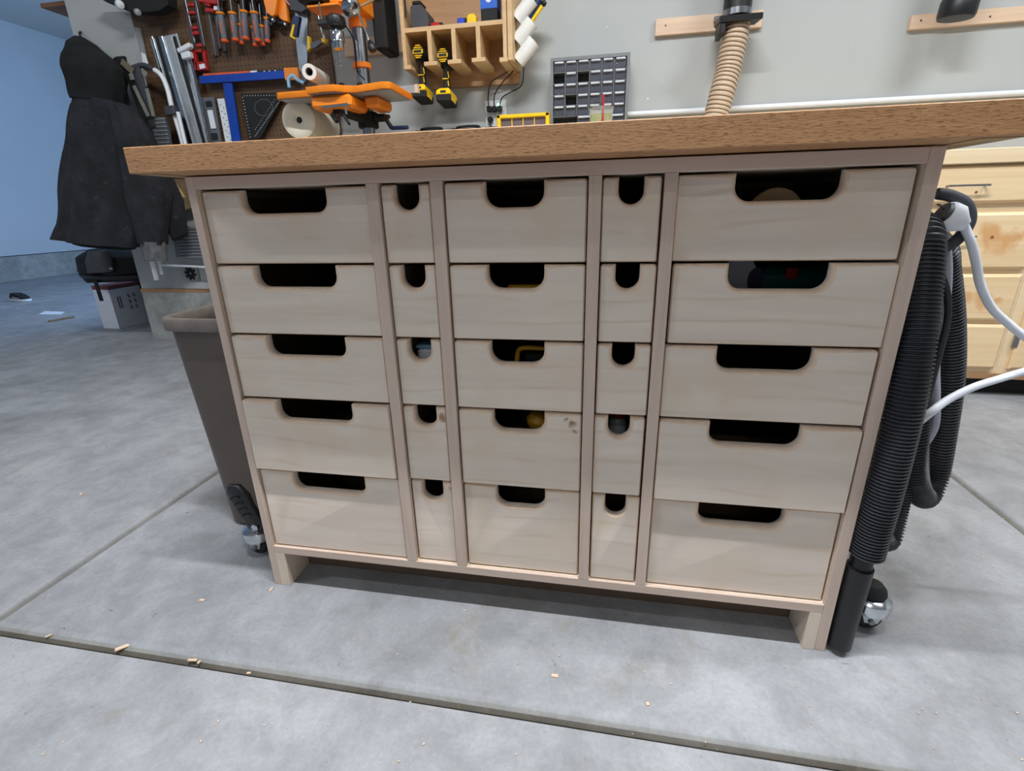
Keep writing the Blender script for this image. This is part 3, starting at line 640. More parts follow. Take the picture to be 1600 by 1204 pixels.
for i, (xx, zz, end, mid, lab) in enumerate(((.078, 1.296, at(812, 95, 2.03), [at(763, 150, 2.05), at(768, 128, 2.04), at(790, 114, 2.03)], 'leftmost black charger cord rising from the outlet'),
        (.106, 1.294, at(806, 100, 2.0), [at(773, 148, 2.04), at(784, 130, 2.03), at(800, 113, 2.02)], 'middle black charger cord rising from the outlet'),
        (.134, 1.294, at(818, 80, 2.05), [at(785, 152, 2.05), at(800, 143, 2.06), at(815, 133, 2.07), at(818, 110, 2.07)], 'rightmost black charger cord rising from the outlet'))):
    t = thing('charger_cord', lab, 'cord', (xx, 2.08, zz))
    MB().box((xx - .012, 2.060, zz - .014), (xx + .012, 2.088, zz + .012), .003).build('plug', BLACK, t)
    MB().tube(smoothp([V((xx, 2.066, zz + .008))] + mid + [end], 6), .0028, 8).build('cable', BLACKM, t)
t = thing('power_lead', 'black plug and lead in the lower left socket of the outlet', 'cord', (.08, 2.08, 1.24))
MB().lathe((.080, 2.088, 1.246), (0, -1, 0), [(.016, 0), (.014, .02), (.006, .03)], 14).build('plug', BLACK, t)
MB().tube(smoothp([V((.080, 2.062, 1.246)), V((.084, 2.055, 1.22)), V((.10, 2.05, 1.19)), V((.11, 2.05, 1.13)), V((.11, 2.05, .97))], 6), .0028, 8).build('cable', BLACKM, t)
t = thing('power_lead', 'black plug and lead bending right out of the lower socket', 'cord', (.13, 2.08, 1.25))
MB().lathe((.128, 2.088, 1.252), (0, -1, 0), [(.013, 0), (.012, .018), (.005, .028)], 14).build('plug', BLACK, t)
MB().tube(smoothp([V((.128, 2.062, 1.252)), V((.15, 2.05, 1.244)), V((.18, 2.05, 1.235)), V((.24, 2.05, 1.22)), V((.30, 2.06, 1.10)), V((.3, 2.06, .968))], 6), .0028, 8).build('cable', BLACKM, t)

# ================================================================ DRILL RACK
t = thing('charging_rack', 'birch plywood wall rack with drill slots and an open shelf', 'rack', (-.03, 2.0, 1.42))
RX0, RX1, RY = -.289, .222, 1.85; ZS = 1.600
pa = MB().box((RX0, RY, 1.467), (RX0 + .018, 2.092, 2.1)).build('side_panel', RACKP, t, None)
MB().box((RX1 - .018, RY, 1.467), (RX1, 2.092, 2.1)).build('side_panel', RACKP, t, None)
MB().box((RX1 + .004, RY, 1.455), (RX1 + .026, 2.092, 2.1)).build('side_panel', RACKP, t, None)
MB().box((RX0 + .018, RY + .003, ZS - .0), (RX1 - .018, 2.08, ZS + .018)).build('shelf', RACKP, t, None)
MB().box((RX0 + .018, 2.075, 1.50), (RX1 - .018, 2.092, 2.1)).build('back_panel', RACKI, t, None)
dvx = [RX0 + .018 + (RX1 - RX0 - .036) * k / 4 for k in (1, 2, 3)]
for x in dvx:
    MB().box((x - .010, RY + .002, 1.474), (x + .010, 2.075, ZS)).build('divider', RACKP, t, None)
    MB().box((x - .033, RY - .004, 1.457), (x + .033, 2.075, 1.4735)).build('lip', RACKP, t, None)
MB().box((RX0, RY - .004, 1.449), (RX0 + .036, 2.075, 1.4665)).build('lip', RACKP, t, None)
MB().box((RX1 - .036, RY - .004, 1.449), (RX1 + .003, 2.075, 1.4665)).build('lip', RACKP, t, None)
MB().box((RX0 + .05, 2.075, 1.405), (RX1 + .02, 2.0995, 1.499)).build('cleat', RACKI, t, None)
MB().box((RX0 + .018, RY + .01, 2.04), (RX1 - .018, 2.075, 2.058)).build('shelf', RACKP, t, None)
a = at(597, 80, 2.075); o = MB().box((-.70, 2.076, 1.585), (RX0 - .001, 2.0995, 1.665)).build('cleat', SPRUCE, None, None); tag(o, 'pale wooden cleat between the drill press and the plywood rack', 'cleat')

def drill():
    t = thing('cordless_drill', '', 'drill', (0, 0, 0)); t.location = (0, 0, 0)
    MB().lathe((0, -.055, 0), (0, 1, 0), [(.012, 0), (.024, .002), (.030, .012), (.031, .03), (.031, .10), (.024, .115), (.016, .15), (.013, .155)], 24).build('motor_housing', BLACKM, t)
    y = MB(); y.box((-.026, -.0590, -.010), (.026, -.0540, .010), .004)
    for z_ in (.017, .026, -.018, -.026): w_ = math.sqrt(.031 ** 2 - z_ ** 2) * .8; y.box((-w_, -.0575, z_ - .0022), (w_, -.052, z_ + .0022), .001)
    y.build('yellow_cap', YEL, t)
    MB().box((-.020, -.0602, -.006), (.020, -.0592, .006), .001).build('badge', BLACK, t)
    h = MB(); R = []
    for z, w_, d_, yy in ((-.02, .017, .03, 0), (-.05, .015, .026, .002), (-.09, .0145, .023, 0), (-.125, .017, .026, -.004), (-.150, .030, .045, -.008)):
        R.append([V((w_ * math.cos(q), yy + d_ * math.sin(q), z)) for q in [2 * math.pi * i / 16 for i in range(16)]])
    h.rings(R); h.build('handle', BLACKM, t, 60)
    y = MB(); y.bar((.013, -.022, -.06), (.018, -.024, -.088), .004, .004); y.bar((-.014, -.026, -.092), (.016, -.026, -.092), .005, .004); y.bar((.012, -.022, -.10), (.016, -.025, -.125), .004, .004); y.build('yellow_trim', YEL, t)
    R = [[V((x, y_ - .01, z)) for x, y_ in ((-a_, -b_), (a_, -b_), (a_, b_), (-a_, b_))] for z, a_, b_ in ((-.140, .022, .040), (-.152, .034, .055), (-.168, .036, .060), (-.172, .034, .058))]
    MB().rings(R).build('foot', YEL, t)
    MB().box((-.014, -.0715, -.166), (.014, -.0685, -.156), .001).build('badge', BLACK, t)
    b = MB().box((-.036, -.070, -.205), (.036, .052, -.170), .006).build('battery', BLACKM, t)
    MB().box((.0355, -.05, -.195), (.0375, .02, -.175)).build('yellow_mark', YEL, b, None)
    return t
d1 = drill(); pz = at(655, 88, 1.93); d1.location = (-.222, 1.93, pz.z); d1['label'] = 'yellow and black cordless drill in the leftmost rack slot'; d1['group'] = 'cordless drills hanging in the rack'
d2 = copy_tree(d1); pz = at(695, 93, 1.94); d2.location = (-.098, 1.93, pz.z - .004); d2['label'] = 'yellow and black cordless drill in the second rack slot from the left'
for dob in (d1, d2): dob.rotation_euler = (math.radians(-6), 0, math.radians(0))
# on the shelf
Y = 1.90; zs = ZS + .0185
a, b = at(646, 40, Y), at(672, 40, Y)
t = thing('battery_charger', 'dark grey battery charger at the left of the rack shelf', 'charger', ((a.x + b.x) / 2, Y, zs))
P = [(a.x, zs), (b.x, zs), (b.x, zs + .06), (b.x - .03, zs + .095), (a.x + .008, zs + .095), (a.x, zs + .085)]
MB().prism(P, (0, 1.87, 0), (1, 0, 0), (0, 0, 1), (0, 1, 0), [(.003, 0), (0, .003), (0, .10), (.003, .103)]).build('shell', DGREY, t)
MB().box((a.x + .01, 1.872, zs + .095), (b.x - .03, 1.95, zs + .112), .005).build('battery_dock', BLACKM, t)
def small(name, lab, px0, px1, h, m, cat, m2=BLACK):
    a, b = at(px0, 40, Y), at(px1, 40, Y); t = thing(name, lab, cat, ((a.x + b.x) / 2, Y, zs))
    MB().box((a.x, 1.868, zs), (b.x, 1.90, zs + h), .004).build('shell', m, t); MB().box((a.x + .002, 1.9002, zs), (b.x + .008, 1.93, zs + h + .008), .004).build('case', m2, t)
small('glue_box', 'small red box on the rack shelf beside the charger', 676, 689, .018, RED, 'box')
small('bit_case', 'small blue case on the rack shelf left of the yellow tape', 717, 728, .026, plain('bit_blue', (40, 70, 190), .4), 'case')
a, b = at(732, 35, Y), at(746, 35, Y); t = thing('tape_measure', 'yellow tape measure on the rack shelf', 'tape measure', ((a.x + b.x) / 2, Y, zs))
P = [(a.x, zs), (b.x, zs), (b.x, zs + .026), (b.x - .008, zs + .038), (a.x + .01, zs + .038), (a.x, zs + .026)]
MB().prism(P, (0, 1.87, 0), (1, 0, 0), (0, 0, 1), (0, 1, 0), [(.002, 0), (0, .002), (0, .035), (.002, .037)]).build('shell', YEL, t); MB().box((a.x - .004, 1.88, zs), (a.x, 1.89, zs + .012)).build('blade_hook', STEEL, t)
a, b = at(754, 30, Y), at(779, 30, Y); t = thing('blue_carton', 'blue and black carton with a round window at the right of the shelf', 'box', ((a.x + b.x) / 2, Y, zs))
MB().box((a.x, 1.87, zs), (b.x, 1.96, zs + .052)).build('carton_base', BLACKM, t, None); MB().box((a.x - .001, 1.869, zs + .0521), (b.x + .001, 1.96, zs + .115)).build('carton_top', BLUEB, t, None)
MB().lathe(((a.x + b.x) / 2, 1.8688, zs + .088), (0, -1, 0), [(.007, 0), (.014, 0), (.014, .001), (.007, .001)], 20).build('ring_print', CARDW, t)
MB().box((a.x + .004, 1.8683, zs + .108), (b.x - .004, 1.8689, zs + .111)).build('stripe_print', CARDW, t, None)
o = MB().tube([V((RX0 + .024, 1.868, 1.75)), V((RX0 + .025, 1.866, 1.70)), V((RX0 + .022, 1.865, 1.665))], .004, 8).build('hex_key', BLACKM); tag(o, 'dark key ring tool hanging on the left rack panel', 'tool')
# pvc holsters on the side of the rack
def holster(p, q, r, lab):
    t = thing('pvc_holster', lab, 'holder', p, 'white tube holders on the rack side')
    p, q = V(p), V(q); ax = (q - p).normalized(); L = (q - p).length
    MB().lathe(p, ax, [(r - .003, L * .02), (r - .003, 0), (r, 0), (r, L), (r - .003, L), (r - .003, L * .02), (0, L * .02)], 28, caps=False).build('tube', PVC, t)
for (p, q, lab) in (((1.93), (805, 97, 830, 65), 'lowest of three slanted white tube holders'), ((1.93), (803, 66, 827, 35), 'middle of three slanted white tube holders'), ((1.93), (803, 32, 827, 0), 'highest of three slanted white tube holders')):
    A, B = at(q[0], q[1], 1.94), at(q[2], q[3], 1.94); A.x += .014; B.x += .014
    holster(A, B, .033, lab)
A, B = at(818, 44, 1.955), at(846, -6, 1.955); t = thing('caulk_gun', 'navy and yellow tool sticking out of the middle tube holder', 'tool', A)
MB().tube([A, A + (B - A) * .9], .018, 16).build('barrel', NAVY, t); A2, B2 = at(822, 42, 1.95), at(843, 10, 1.95); MB().tube([A2 + V((.01, 0, 0)), B2 + V((.012, 0, 0))], .009, 12).build('yellow_handle', YEL, t); MB().lathe(B2 + V((.02, 0, .01)), (1, 0, .6), [(.008, -.012), (.014, 0), (.008, .012)], 12).build('black_knob', BLACK, t)

# ================================================================ DRILL PRESS
cx0, cy0 = -.482, 1.80
t = thing('drill_press', 'orange bench drill press with chrome chuck and orange table', 'drill press', (cx0, cy0, .966))
MB().box((cx0 - .13, 1.56, .9665), (cx0 + .13, 1.93, .995), .01).build('base', BLACKM, t)
MB().lathe((cx0, cy0, .995), (0, 0, 1), [(.031, 0), (.031, .67)], 32).build('column', STEEL, t)
MB().lathe((cx0, cy0, .99), (0, 0, 1), [(.05, 0), (.05, .03), (.034, .05)], 24).build('column_flange', BLACKM, t)
pz = at(570, 103, cy0).z; MB().lathe((cx0, cy0, pz), (0, 0, 1), [(.036, -.012), (.044, -.010), (.044, .010), (.036, .012)], 28).build('collar', ORANGE, t)
pz = at(566, 44, cy0).z; hd = MB(); hd.lathe((cx0, cy0, pz), (0, 0, 1), [(.040, 0), (.042, .02), (.038, .055)], 28)
hd.box((cx0 - .048, 1.63, pz + .045), (cx0 + .062, 1.86, pz + .40), .008); hd.box((cx0 - .14, 1.60, pz + .030), (cx0 + .01, 1.70, pz + .042), .003); hd.build('head', ORANGE, t)
MB().box((cx0 - .17, 1.58, pz + .048), (cx0 - .048, 1.76, pz + .30), .008).build('front_cover', BLACK, t)
chx, chy = -.492, 1.60; zc = at(530, 45, chy).z
MB().lathe((chx, chy, zc), (0, 0, 1), [(.020, .0), (.038, .008), (.044, .022), (.040, .042), (.030, .05)], 24).build('quill_cap', BLACK, t)
MB().bar((chx - .075, chy, zc + .020), (chx + .03, chy, zc + .020), .07, .020, (0, 0, 1), .004).build('depth_stop_arm', BLACK, t)
MB().lathe((chx - .062, chy - .01, zc - .02), (0, 0, 1), [(.004, 0), (.004, .12)], 10).build('depth_rod', CHROME, t)
z0 = at(531, 48, chy).z; z1 = at(533, 80, chy).z; L = z0 - z1
MB().lathe((chx, chy, z1), (0, 0, 1), [(.012, 0), (.022, L * .12), (.024, L * .42), (.024, L * .45), (.031, L * .46), (.031, L * .52), (.030, L * .54), (.030, L * .96), (.026, L), (.012, L * 1.02), (.012, L * 1.2)], 32).build('chuck', CHROME, t)
MB().lathe((chx, chy, z1 - .062), (0, 0, 1), [(.0, 0), (.008, .002), (.009, .01), (.0045, .014), (.0045, .066)], 16).build('drill_bit', CHROME, t)
hb = at(552, 12, 1.60); MB().lathe(hb + V((-.03, 0, 0)), (1, -.4, 0), [(.010, 0), (.032, .002), (.034, .01), (.034, .05), (.028, .055), (.0, .056)], 28).build('feed_hub', CHROME, t)
h0, h1 = at(560, 20, 1.56), at(577, 63, 1.54); MB().tube([h0, h1], .0048, 12).build('feed_handle', CHROME, t); MB().lathe(h1, (h1 - h0).normalized(), [(.006, 0), (.010, .006), (.017, .022), (.019, .034), (.015, .046), (.004, .05)], 20).build('handle_knob', BLACK, t)
h0, h1 = at(563, 10, 1.57), at(584, 0, 1.60); MB().tube([h0, h1], .0048, 12).build('feed_handle', TAN, t); MB().lathe(h1, (h1 - h0).normalized(), [(.006, 0), (.014, .01), (.018, .03), (.012, .045)], 20).build('handle_knob', BLACK, t)
mo = MB(); mo.box((cx0 + .046, 1.86, pz - .075), (cx0 + .112, 2.02, 2.0), .01); mo.build('motor', BLACKM, t)
MB().tube(smoothp([V((chx + .03, chy, zc + .03)), V((chx + .05, chy + .05, zc - .03)), V((cx0 - .01, cy0 - .04, zc - .12)), V((cx0 + .02, cy0 - .035, zc - .16))], 6), .003, 8).build('power_wire', BLACKM, t)
# table
TZ = 1.300; TH = .026
def tab_pt(px_, py_): 
    return atz(px_, py_, TZ)
ZT_ = TZ + TH
pl = [(-.622, 1.50), (-.530, 1.485), (-.480, 1.485), (-.445, 1.52), (-.40, 1.535), (-.262, 1.50), (-.232, 1.512), (-.226, 1.53), (-.226, 1.765), (-.24, 1.775), (-.78, 1.775), (-.815, 1.76), (-.815, 1.57), (-.80, 1.555), (-.63, 1.55)]
tb = MB().prism(pl, (0, 0, TZ), (1, 0, 0), (0, 1, 0), (0, 0, 1), [(.002, 0), (0, .003), (0, TH - .002), (.002, TH)]); tb.build('table', ORANGE, t, 40)
MB().prism(inset(pl, .012), (0, 0, TZ - .003), (1, 0, 0), (0, 1, 0), (0, 0, 1), [(0, 0), (0, .0028)]).build('table_underside', GREY, t, None)
MB().box((-.622, 1.52, TZ - .058), (-.425, 1.70, TZ - .004), .012).build('table_boss', ORANGE, t)
MB().box((-.40, 1.60, TZ - .05), (-.33, 1.76, TZ - .004), .010).build('table_rib', ORANGE, t)
MB().bar((-.56, 1.51, TZ - .055), (-.43, 1.51, TZ - .050), .010, .010, (0, 0, 1), .002).build('rail_bar', STEEL, t)
MB().box((-.56, 1.745, ZT_ + .0005), (-.205, 1.762, ZT_ + .032)).build('fence', ALU, t, None); MB().box((-.205, 1.742, ZT_ + .0), (-.188, 1.765, ZT_ + .034)).build('fence_end', SPRUCE, t, None)
for (x, y) in ((-.50, 1.60), (-.42, 1.62)): MB().lathe((x, y, ZT_), (0, 0, 1), [(.004, 0), (.004, .014), (.013, .015), (.015, .022), (.010, .028)], 12).build('clamp_knob', BLACK, t)
br = MB(); br.lathe((cx0, cy0, 1.195), (0, 0, 1), [(.046, 0), (.05, .005), (.05, .065), (.046, .07)], 24); br.bar((cx0, cy0 - .03, 1.235), (chx - .03, 1.56, 1.250), .05, .045, (0, 0, 1), .008); br.bar((chx - .05, 1.56, 1.225), (chx - .02, 1.54, 1.19), .02, .02, (0, 1, 0), .003); br.lathe((cx0 + .05, cy0 - .02, 1.235), (1, 0, 0), [(.018, 0), (.018, .05), (.012, .055)], 16)
br.lathe((chx, 1.62, 1.245), (0, 0, 1), [(.03, 0), (.05, .02), (.05, .035)], 20); br.build('table_bracket', BLACKM, t)
cr = at(598, 182, 1.70); MB().tube(smoothp([V((cx0 + .10, 1.76, 1.235)), V((cx0 + .13, 1.75, 1.233)), at(603, 185, 1.70), at(612, 200, 1.70)], 6), .010, 12).build('crank_arm', BLACK, t)
MB().tube([at(612, 200, 1.70), at(637, 199, 1.67)], .009, 14).build('crank_handle', NAVY, t)
MB().tube([at(537, 180, 1.52), at(546, 194, 1.50)], .006, 10).build('lock_lever', BLACKM, t)
MB().tube([at(540, 168, 1.51), at(541, 178, 1.51)], .005, 10).build('lock_bolt', CHROME, t)

# rolls of paper
def roll(p, q, r, ri, lab, m, name='paper_roll'):
    t = thing(name, lab, 'paper roll', p); ax = (V(q) - V(p)).normalized(); L = (V(q) - V(p)).length
    MB().lathe(p, ax, [(ri, L), (ri, 0), (r, 0), (r, L), (ri, L)], 36, caps=False).build('paper', m, t)
    MB().lathe(p, ax, [(ri - .003, L - .002), (ri - .003, .004), (ri - .0005, .002), (ri - .0005, L - .002)], 24, caps=False).build('core', MGREY, t)
roll(at(483, 112, 1.70), at(505, 124, 1.90), .034, .018, 'white roll standing proud behind the orange drill press table', PAPER)
p = at(466, 187, 1.66); q_ = at(500, 197, 1.90)
t = thing('wide_paper_roll', 'large cream paper roll under the drill press table', 'paper roll', p)
ax = (q_ - p).normalized(); L = .30
MB().lathe(p, ax, [(.012, .02), (.014, .012), (.030, .002), (.066, -.002), (.082, .004), (.084, .01), (.084, L), (.01, L)], 40, caps=False).build('paper', KRAFT, t, 50)
MB().lathe(p + ax * .012, ax, [(.0, 0), (.015, 0)], 20, caps=False).build('core_hole', BLACKM, t)
MB().box(p + ax * .2 + V((-.03, .0, -.25)), p + ax * .2 + V((.03, .02, -.07))).build('stand', MGREY, t)
for v in (0,): pass
hk = smoothp([at(452, 137, 1.98), at(451, 124, 1.98), at(458, 118, 1.98), at(464, 124, 1.98), at(475, 130, 1.99)], 6)
o = MB().tube(hk, .009, 12).build('pipe_hook', CANBL); tag(o, 'pale blue curved hook left of the white roll', 'hook')

# ================================================================ TOOLS ON THE PEGBOARD
PY = 2.06
def pbar(px0, py0, px1, py1, wpx, Y, th, m, name=None, parent=None, bev=.001):
    """flat bar on the wall between two places, wpx wide in photograph pixels"""
    a, b = at(px0, py0, Y), at(px1, py1, Y); k = (at(px0 + wpx, py0, Y) - a).length
    mb = MB().bar(a, b, k, th, (0, 1, 0), bev)
    return mb if name is None else mb.build(name, m, parent)
# aluminium rails
def rail(lab, x0, y0, x1, y1, wpx, Y, strips, cap=None):
    t = thing('guide_rail', lab, 'rail', at(x1, y1, Y), None)
    pbar(x0, y0, x1, y1, wpx, Y, .008, ALU, 'rail_body', t)
    for off, w_, m, th in strips: pbar(x0 + off, y0, x1 + off, y1, w_, Y - .008, th, m, 'rail_strip', t)
    pbar(x0 + wpx * .1, y0 - 2, x0 + wpx * .1 + .3, y0 + 0.5, 2.5, Y, .006, STEEL, 'hang_peg', t)
    return t
rail('widest aluminium guide rail with black strips on the pegboard', 256, 57, 305, 228, 44, 2.04, [(-19, 3, CHROME, .006), (-12, 5, BLACKM, .004), (-5, 6, CHROME, .010), (8, 9, ALU, .006), (16, 4, BLACKM, .005)])
rt = rail('narrow aluminium rail with a white end cap on the pegboard', 289, 76, 322, 226, 16, 2.045, [(-5, 4, DGREY, .006), (2, 4, ALU, .010), (6, 3, CHROME, .008)])
pbar(288, 72, 291, 79, 22, 2.02, .03, WHITEP, 'end_cap', rt, .003); pbar(291, 82, 294, 92, 14, 2.015, .03, WHITEP, 'end_cap', rt, .003)
# tall black and red clamps
t = thing('bar_clamp', 'long black bar clamp with red jaws left of the orange-grip clamps', 'clamp', at(300, 112, PY))
pbar(286, -8, 304, 72, 4, PY, .012, DGREY, 'bar', t); pbar(303, -8, 319, 74, 4, PY, .012, DGREY, 'bar', t); pbar(287.5, -8, 304.5, 66, 1.2, PY - .008, .006, STEEL, 'bar', t); pbar(304, -8, 320, 72, 1.2, PY - .008, .006, STEEL, 'bar', t)
for (x, y, w_) in ((298, 8, 10), (300, 20, 9), (304, 44, 9), (306, 52, 9), (311, 71, 8)): pbar(x, y - 2.5, x + 1, y + 2.5, w_, PY - .012, .02, RED, 'red_jaw', t, .002)
t = thing('panel_clamp', 'red square clamp foot with white sticker above the blue T-square', 'clamp', at(318, 112, PY))
for (x0, y0, x1, y1, w_) in ((304, 78, 309, 110, 4), (319, 78, 324, 110, 4), (312, 78, 312.6, 82, 16), (314.5, 97, 317, 110, 16)): pbar(x0, y0, x1, y1, w_, PY - .01, .02, RED, 'foot_frame', t, .001)
pbar(315, 100, 317, 107, 9, PY - .0215, .002, CARDW, 'sticker', t, 0)
for i, (x0, x1, y1) in enumerate(((321, 337, 90), (333, 344, 78), (345, 352, 82))):
    t = thing('clamp_bar', ['leftmost', 'middle', 'rightmost'][i] + ' of three thin black clamp bars hanging on the pegboard', 'clamp', at(x1, y1, PY))
    pbar(x0, -8, x1, y1, 3, PY, .01, DGREY, 'bar', t); pbar(x0 + .8, -8, x1 + .8, y1 - 2, 1, PY - .006, .004, STEEL, 'bar_edge', t); pbar(x1 - 1, y1 - 4, x1, y1, 5, PY, .016, BLACK, 'bar_end', t)
t = thing('red_clamp', 'red clamp head above the thin black bars', 'clamp', at(326, 15, PY))
pbar(312, -6, 342, -2, 16, PY - .02, .03, RED, 'clamp_head', t, .004); pbar(322, 16, 336, 17, 5, PY - .02, .02, RED, 'clamp_lever', t, .003); pbar(318, 2, 330, 8, 6, PY - .02, .02, RED, 'clamp_screw', t, .003); pbar(337, 10, 338, 16, 5, PY - .03, .01, CARDW, 'sticker', t, 0)
GR = [(344, 22, 351, 62, 0), (363, 22, 368, 60, 1), (381, 19, 384, 58, 2), (397, 21, 403, 61, 3), (376, 40, 378, 65, 4), (396, 44, 399, 68, 5), (408, 42, 410, 67, 6), (417, 30, 418, 62, 7)]
names = ['leftmost grey and orange clamp handle in the hanging row', 'second grey and orange clamp handle from the left', 'third front clamp handle, hanging highest of the row', 'fourth front clamp handle from the left', 'low clamp handle between the second and third front ones', 'lowest clamp handle, behind the fourth front one', 'low clamp handle right of the fourth front one', 'rightmost grey clamp handle beside the orange spring clamps']
for (x0, y0, x1, y1, i) in GR:
    Yg = PY - (.055 if i < 4 else .02); A, B = at(x0, y0, Yg), at(x1, y1, Yg); ax = (B - A).normalized(); L = (B - A).length; r = .0175 if i < 4 else .014
    t = thing('trigger_clamp', names[i], 'clamp', B, 'grey and orange clamp handles on the pegboard')
    MB().lathe(A, ax, [(r * .7, 0), (r * 1.0, .006), (r * 1.05, L * .4), (r, L * .8), (r * .9, L)], 16).build('grip', MGREY, t)
    MB().lathe(A, ax, [(r * .8, -.010), (r * 1.25, -.006), (r * 1.2, .002), (r * .9, .004)], 16).build('collar', ORANGE, t)
    MB().lathe(B, ax, [(r * .9, -.002), (r * 1.12, .004), (r * 1.0, .012), (.002, .014)], 16).build('end_cap', ORANGED, t)
    s_ = A + ax * (L * .3) + V((.002, -r * 1.0, 0)); MB().bar(s_, s_ + ax * (L * .5), .006, .003, (0, 1, 0), .001).build('inlay', ORANGED, t)
    MB().tube([A - ax * .01, A - ax * .16], .005, 8).build('screw_rod', STEEL, t)
    MB().bar(A - ax * .055 + V((.02, .02, 0)), A - ax * .14 + V((.02, .02, .0)), .022, .03, (0, 1, 0), .004).build('clamp_head', BLACKM, t)
for i, (pp, lab) in enumerate(((((409, -8), (434, -8), (430, 22), (425, 26), (416, 20)), 'left of two orange spring clamps on the pegboard'), (((427, -8), (446, -8), (450, 34), (443, 33), (436, 28), (430, 10)), 'right of two orange spring clamps on the pegboard'))):
    t = thing('spring_clamp', lab, 'clamp', at(pp[2][0], pp[2][1], PY)); Yc = PY - .05 + .026 * i; W_ = [at(x, y, Yc) for x, y in pp]; poly = [(w.x, w.z) for w in W_][::-1]
    MB().prism(poly, (0, Yc + .02, 0), (1, 0, 0), (0, 0, 1), (0, -1, 0), [(0, 0), (0, .016), (.003, .02)]).build('clamp_body', ORANGE, t)
    for k, (x, y) in enumerate(((421, 28), (427, 31)) if i == 0 else ((441, 36), (446, 38))):
        c = at(x, y, Yc); MB().lathe(c, (0, -1, 0), [(.009, -.008), (.012, 0), (.006, .008)], 14).build('pivot', STEEL if k else BLACK, t)
    MB().lathe(at(425 if i == 0 else 437, 36, Yc + .02), (0, -1, 0), [(.012, -.01), (.018, 0), (.012, .01)], 14).build('jaw_pad', BLACK, t)
# blue T square
t = thing('t_square', 'blue T-shaped track square with red top strip on the pegboard', 'square', at(362, 220, 2.04))
pbar(313, 124.5, 447, 115.5, 12, 2.04, .012, BLUE, None); 
a, b = at(313, 125, 2.04), at(447, 116.5, 2.04); hh = (at(313, 119, 2.04) - at(313, 131, 2.04)).length
MB().bar(a, b, .012, hh, (0, 0, 1), .001).build('blue_head', BLUE, t)
a, b = at(318, 117, 2.045), at(392, 112.2, 2.045); MB().bar(a, b, .010, .009, (0, 0, 1)).build('red_strip', ORANGED, t)
a, b = at(392, 112.2, 2.046), at(402, 111.6, 2.046); MB().bar(a, b, .008, .009, (0, 0, 1)).build('white_strip', CARDW, t)
a, b = at(402, 112.2, 2.046), at(446, 109.4, 2.046); MB().bar(a, b, .008, .008, (0, 0, 1)).build('black_strip', BLACK, t)
for x in (413, 421, 430): p = at(x, 111.6 - (x - 413) * .07, 2.04); MB().box(p - V((.004, .001, .003)), p + V((.004, .001, .003))).build('mark', CARDW, t, None)
a, b = at(445.5, 116, 2.04), at(467, 115, 2.04); hh2 = (at(456, 106, 2.04) - at(456, 125, 2.04)).length; MB().bar(a, b, .016, hh2, (0, 0, 1), .001).build('orange_block', ORANGE, t)
pbar(356, 130, 370, 222, 14, 2.035, .012, BLUE, 'blue_leg', t)
# black triangle square
W_ = [at(*p, 2.05) for p in ((376, 146), (446, 145), (440, 156), (407, 217), (389, 217))]; t = thing('speed_square', 'black triangular square with white marks on the pegboard', 'square', W_[3])
outer = [(w.x, w.z) for w in W_][::-1]; cxm = sum(p[0] for p in outer) / 5; czm = sum(p[1] for p in outer) / 5
MB().prism(outer, (0, 2.055, 0), (1, 0, 0), (0, 0, 1), (0, -1, 0), [(0, 0), (0, .008), (.001, .009)]).build('plate', BLACKM, t, None)
mk = MB()
for k in range(14):
    f_ = k / 13; p = at(379 + f_ * 12, 152 + f_ * 62, 2.045); mk.box(p - V((.0025, .0005, .0015)), p + V((.0025, .0005, .0015)))
    p = at(382 + f_ * 56, 149.5 - f_ * .8, 2.045); mk.box(p - V((.0012, .0005, .0025)), p + V((.0012, .0005, .0025)))
    p = at(437 - f_ * 38, 158 + f_ * 54, 2.045); mk.bar(p - V((.007, 0, .004)), p + V((.007, 0, .004)), .0025, .001)
    p = at(429 - f_ * 30, 156 + f_ * 46, 2.045); mk.bar(p - V((.0025, 0, .0015)), p + V((.0025, 0, .0015)), .0025, .001)
mk.build('scale_marks', CARDW, t, None)
cir = [at(392 + 20 + 14 * math.cos(a), 168 + 13 * math.sin(a), 2.0453) for a in [2 * math.pi * k / 24 for k in range(24)]]; MB().tube(cir, .0015, 6, closed=True).build('round_print', MGREY, t)
# white hole strip and grey level
t = thing('hole_strip', 'white strip with small holes left of the blue leg', 'ruler', at(355, 222, 2.05)); pbar(345, 154, 358, 222, 11, 2.055, .006, WHITEP, 'strip', t)
hs = MB()
for k in range(6):
    for s_ in (-2.4, 2.4): hs.lathe(at(347 + k * 2.2 + s_, 164 + k * 10 + (s_ > 0) * 4, 2.0516), (0, -1, 0), [(.003, 0), (.003, .0008)], 8)
hs.build('hole', BLACKM, t)
t = thing('spirit_level', 'grey frame level with a white insert on the pegboard', 'level', at(335, 222, 2.05)); pbar(325, 152, 337, 222, 20, 2.06, .012, MGREY, 'level_body', t); pbar(328, 172, 334, 201, 8, 2.05, .006, WHITEP, 'insert', t); pbar(325, 158, 327, 166, 9, 2.05, .006, BLACKM, 'vial_window', t); pbar(334, 208, 336, 218, 9, 2.05, .006, BLACKM, 'vial_window', t)
